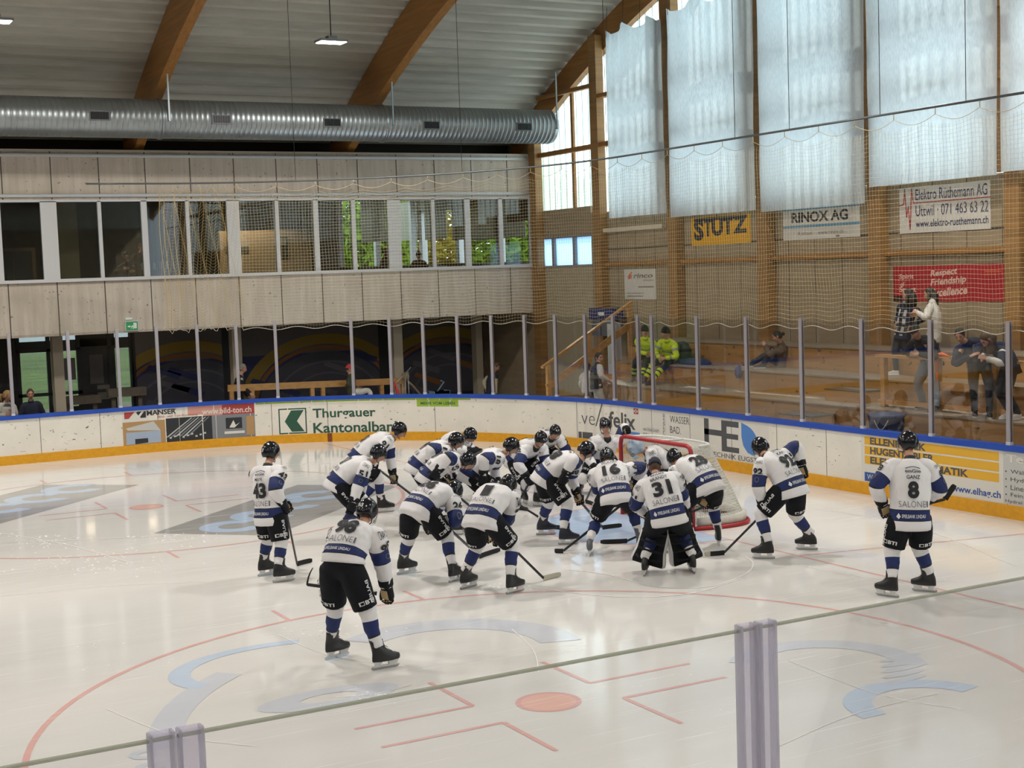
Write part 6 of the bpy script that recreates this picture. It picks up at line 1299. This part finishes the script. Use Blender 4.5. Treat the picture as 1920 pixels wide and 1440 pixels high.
make_fan(dict(label='blond woman in a pale jacket behind the far boards at the left edge', **wfeet(-6.72, 16.3), face=150, pel=(12, 798), neck=(12, 755), head=(14, 742), look=110, pitch=5, hL=(24, 773, -.2), hR=(12, 778, -.2), back=0, top=[WHT, GRY], tb=[(0, 0), (.86, 1)], pants=[CHR], shoe=SHB, hs='tail', hc='blond', k=.88))
make_fan(dict(label='boy in a dark navy jacket behind the far boards near the left edge', **wfeet(-6.25, 16.3), face=170, pel=(63, 797), neck=(58, 753), head=(57, 739), look=175, pitch=8, back=0, top=[NVY, SWH], pants=[CHR], shoe=SHB, hs='short', hc='brown', k=.88))
make_fan(dict(label='grey haired man in a dark hooded jacket standing at the far railing', **wfeet(-.55, 18.1), face=110, pel=(450, 752), neck=(450, 706), head=(455, 691), look=100, pitch=10, hR=(470, 738, -.3), back=0, top=[BLK, SWH], tb=[(0, 0), (.90, 1)], pants=[DDN], shoe=SHB, hs='short', hc='grey', k=.92))
make_fan(dict(label='person in red cap and olive jacket sitting by the far railing', fz=.45, fLw=(2.78, 17.0, .45), fRw=(2.68, 16.85, .45), kneeL=(.4, 0, 1), kneeR=(.4, 0, 1), face=85, pel=(662, 736), neck=(658, 705), head=(655, 692), look=80, pitch=15, hL=(668, 728, .1), hR=(666, 730, -.1), pd=.1, back=.5, top=[OLV], pants=[WHT], shoe=SHW, hs='cap', hat=mat('cap_red', '#b0343a', .8), hc='dark', k=.90))
make_fan(dict(label='child in a navy vest with cream sleeves behind the far boards', **wfeet(6.45, 17.3), face=60, pel=(921, 737), neck=(924, 700), head=(930, 688), look=100, pitch=25, hL=(912, 730, -.05), hR=(930, 742, -.1), back=0, top=[NVY, CRM], ab=[(0, 0), (.3, 1)], pants=[DDN], shoe=SHW, hs='short', hc='brown', k=.82, tn='vest'))
make_fan(dict(label='man in black behind the third restaurant window from the left', **wfeet(-1.55, 20.6, 3.2), face=170, pel=(245, 518), neck=(240, 492), head=(236, 480), look=165, pitch=35, hL=(252, 508, -.25), hR=(232, 505, -.25), back=0, top=[BLK, SWH], pants=[BLK], shoe=SHB, hs='short', hc='dark', k=.9))
make_fan(dict(label='person in dark shirt deeper inside behind the third restaurant window', **wfeet(-1.2, 22.0, 3.2), face=150, pel=(258, 512), neck=(262, 476), head=(266, 464), look=150, pitch=10, back=0, top=[BLK, SBL], tb=[(0, 0), (.35, 1), (.5, 0)], pants=[BLK], shoe=SHB, hs='short', hc='dark', k=.92))
make_fan(dict(label='dark silhouette of a guest behind the eighth restaurant window', **wfeet(5.15, 22.5, 3.2), face=100, pel=(722, 512), neck=(722, 483), head=(723, 472), look=100, back=0, top=[BLK], pants=[BLK], shoe=SHB, hs='short', hc='dark', k=.88))
make_fan(dict(label='guest with a dark cap behind the ninth restaurant window', **wfeet(5.9, 21.6, 3.2), face=185, pel=(786, 512), neck=(786, 489), head=(785, 479), look=185, pitch=15, back=0, top=[BLK, SWH], pants=[BLK], shoe=SHB, hs='cap', hat=BLK, hc='dark', k=.80))

mb = MB(); mb.box((2.45, 16.7, 0), (3.0, 17.2, .45)); mb.box((1.85, 16.9, 0), (2.25, 17.4, .62)); mb.build('wooden_bench', WOODL, label='low wooden bench under the person in the red cap', cat='bench')
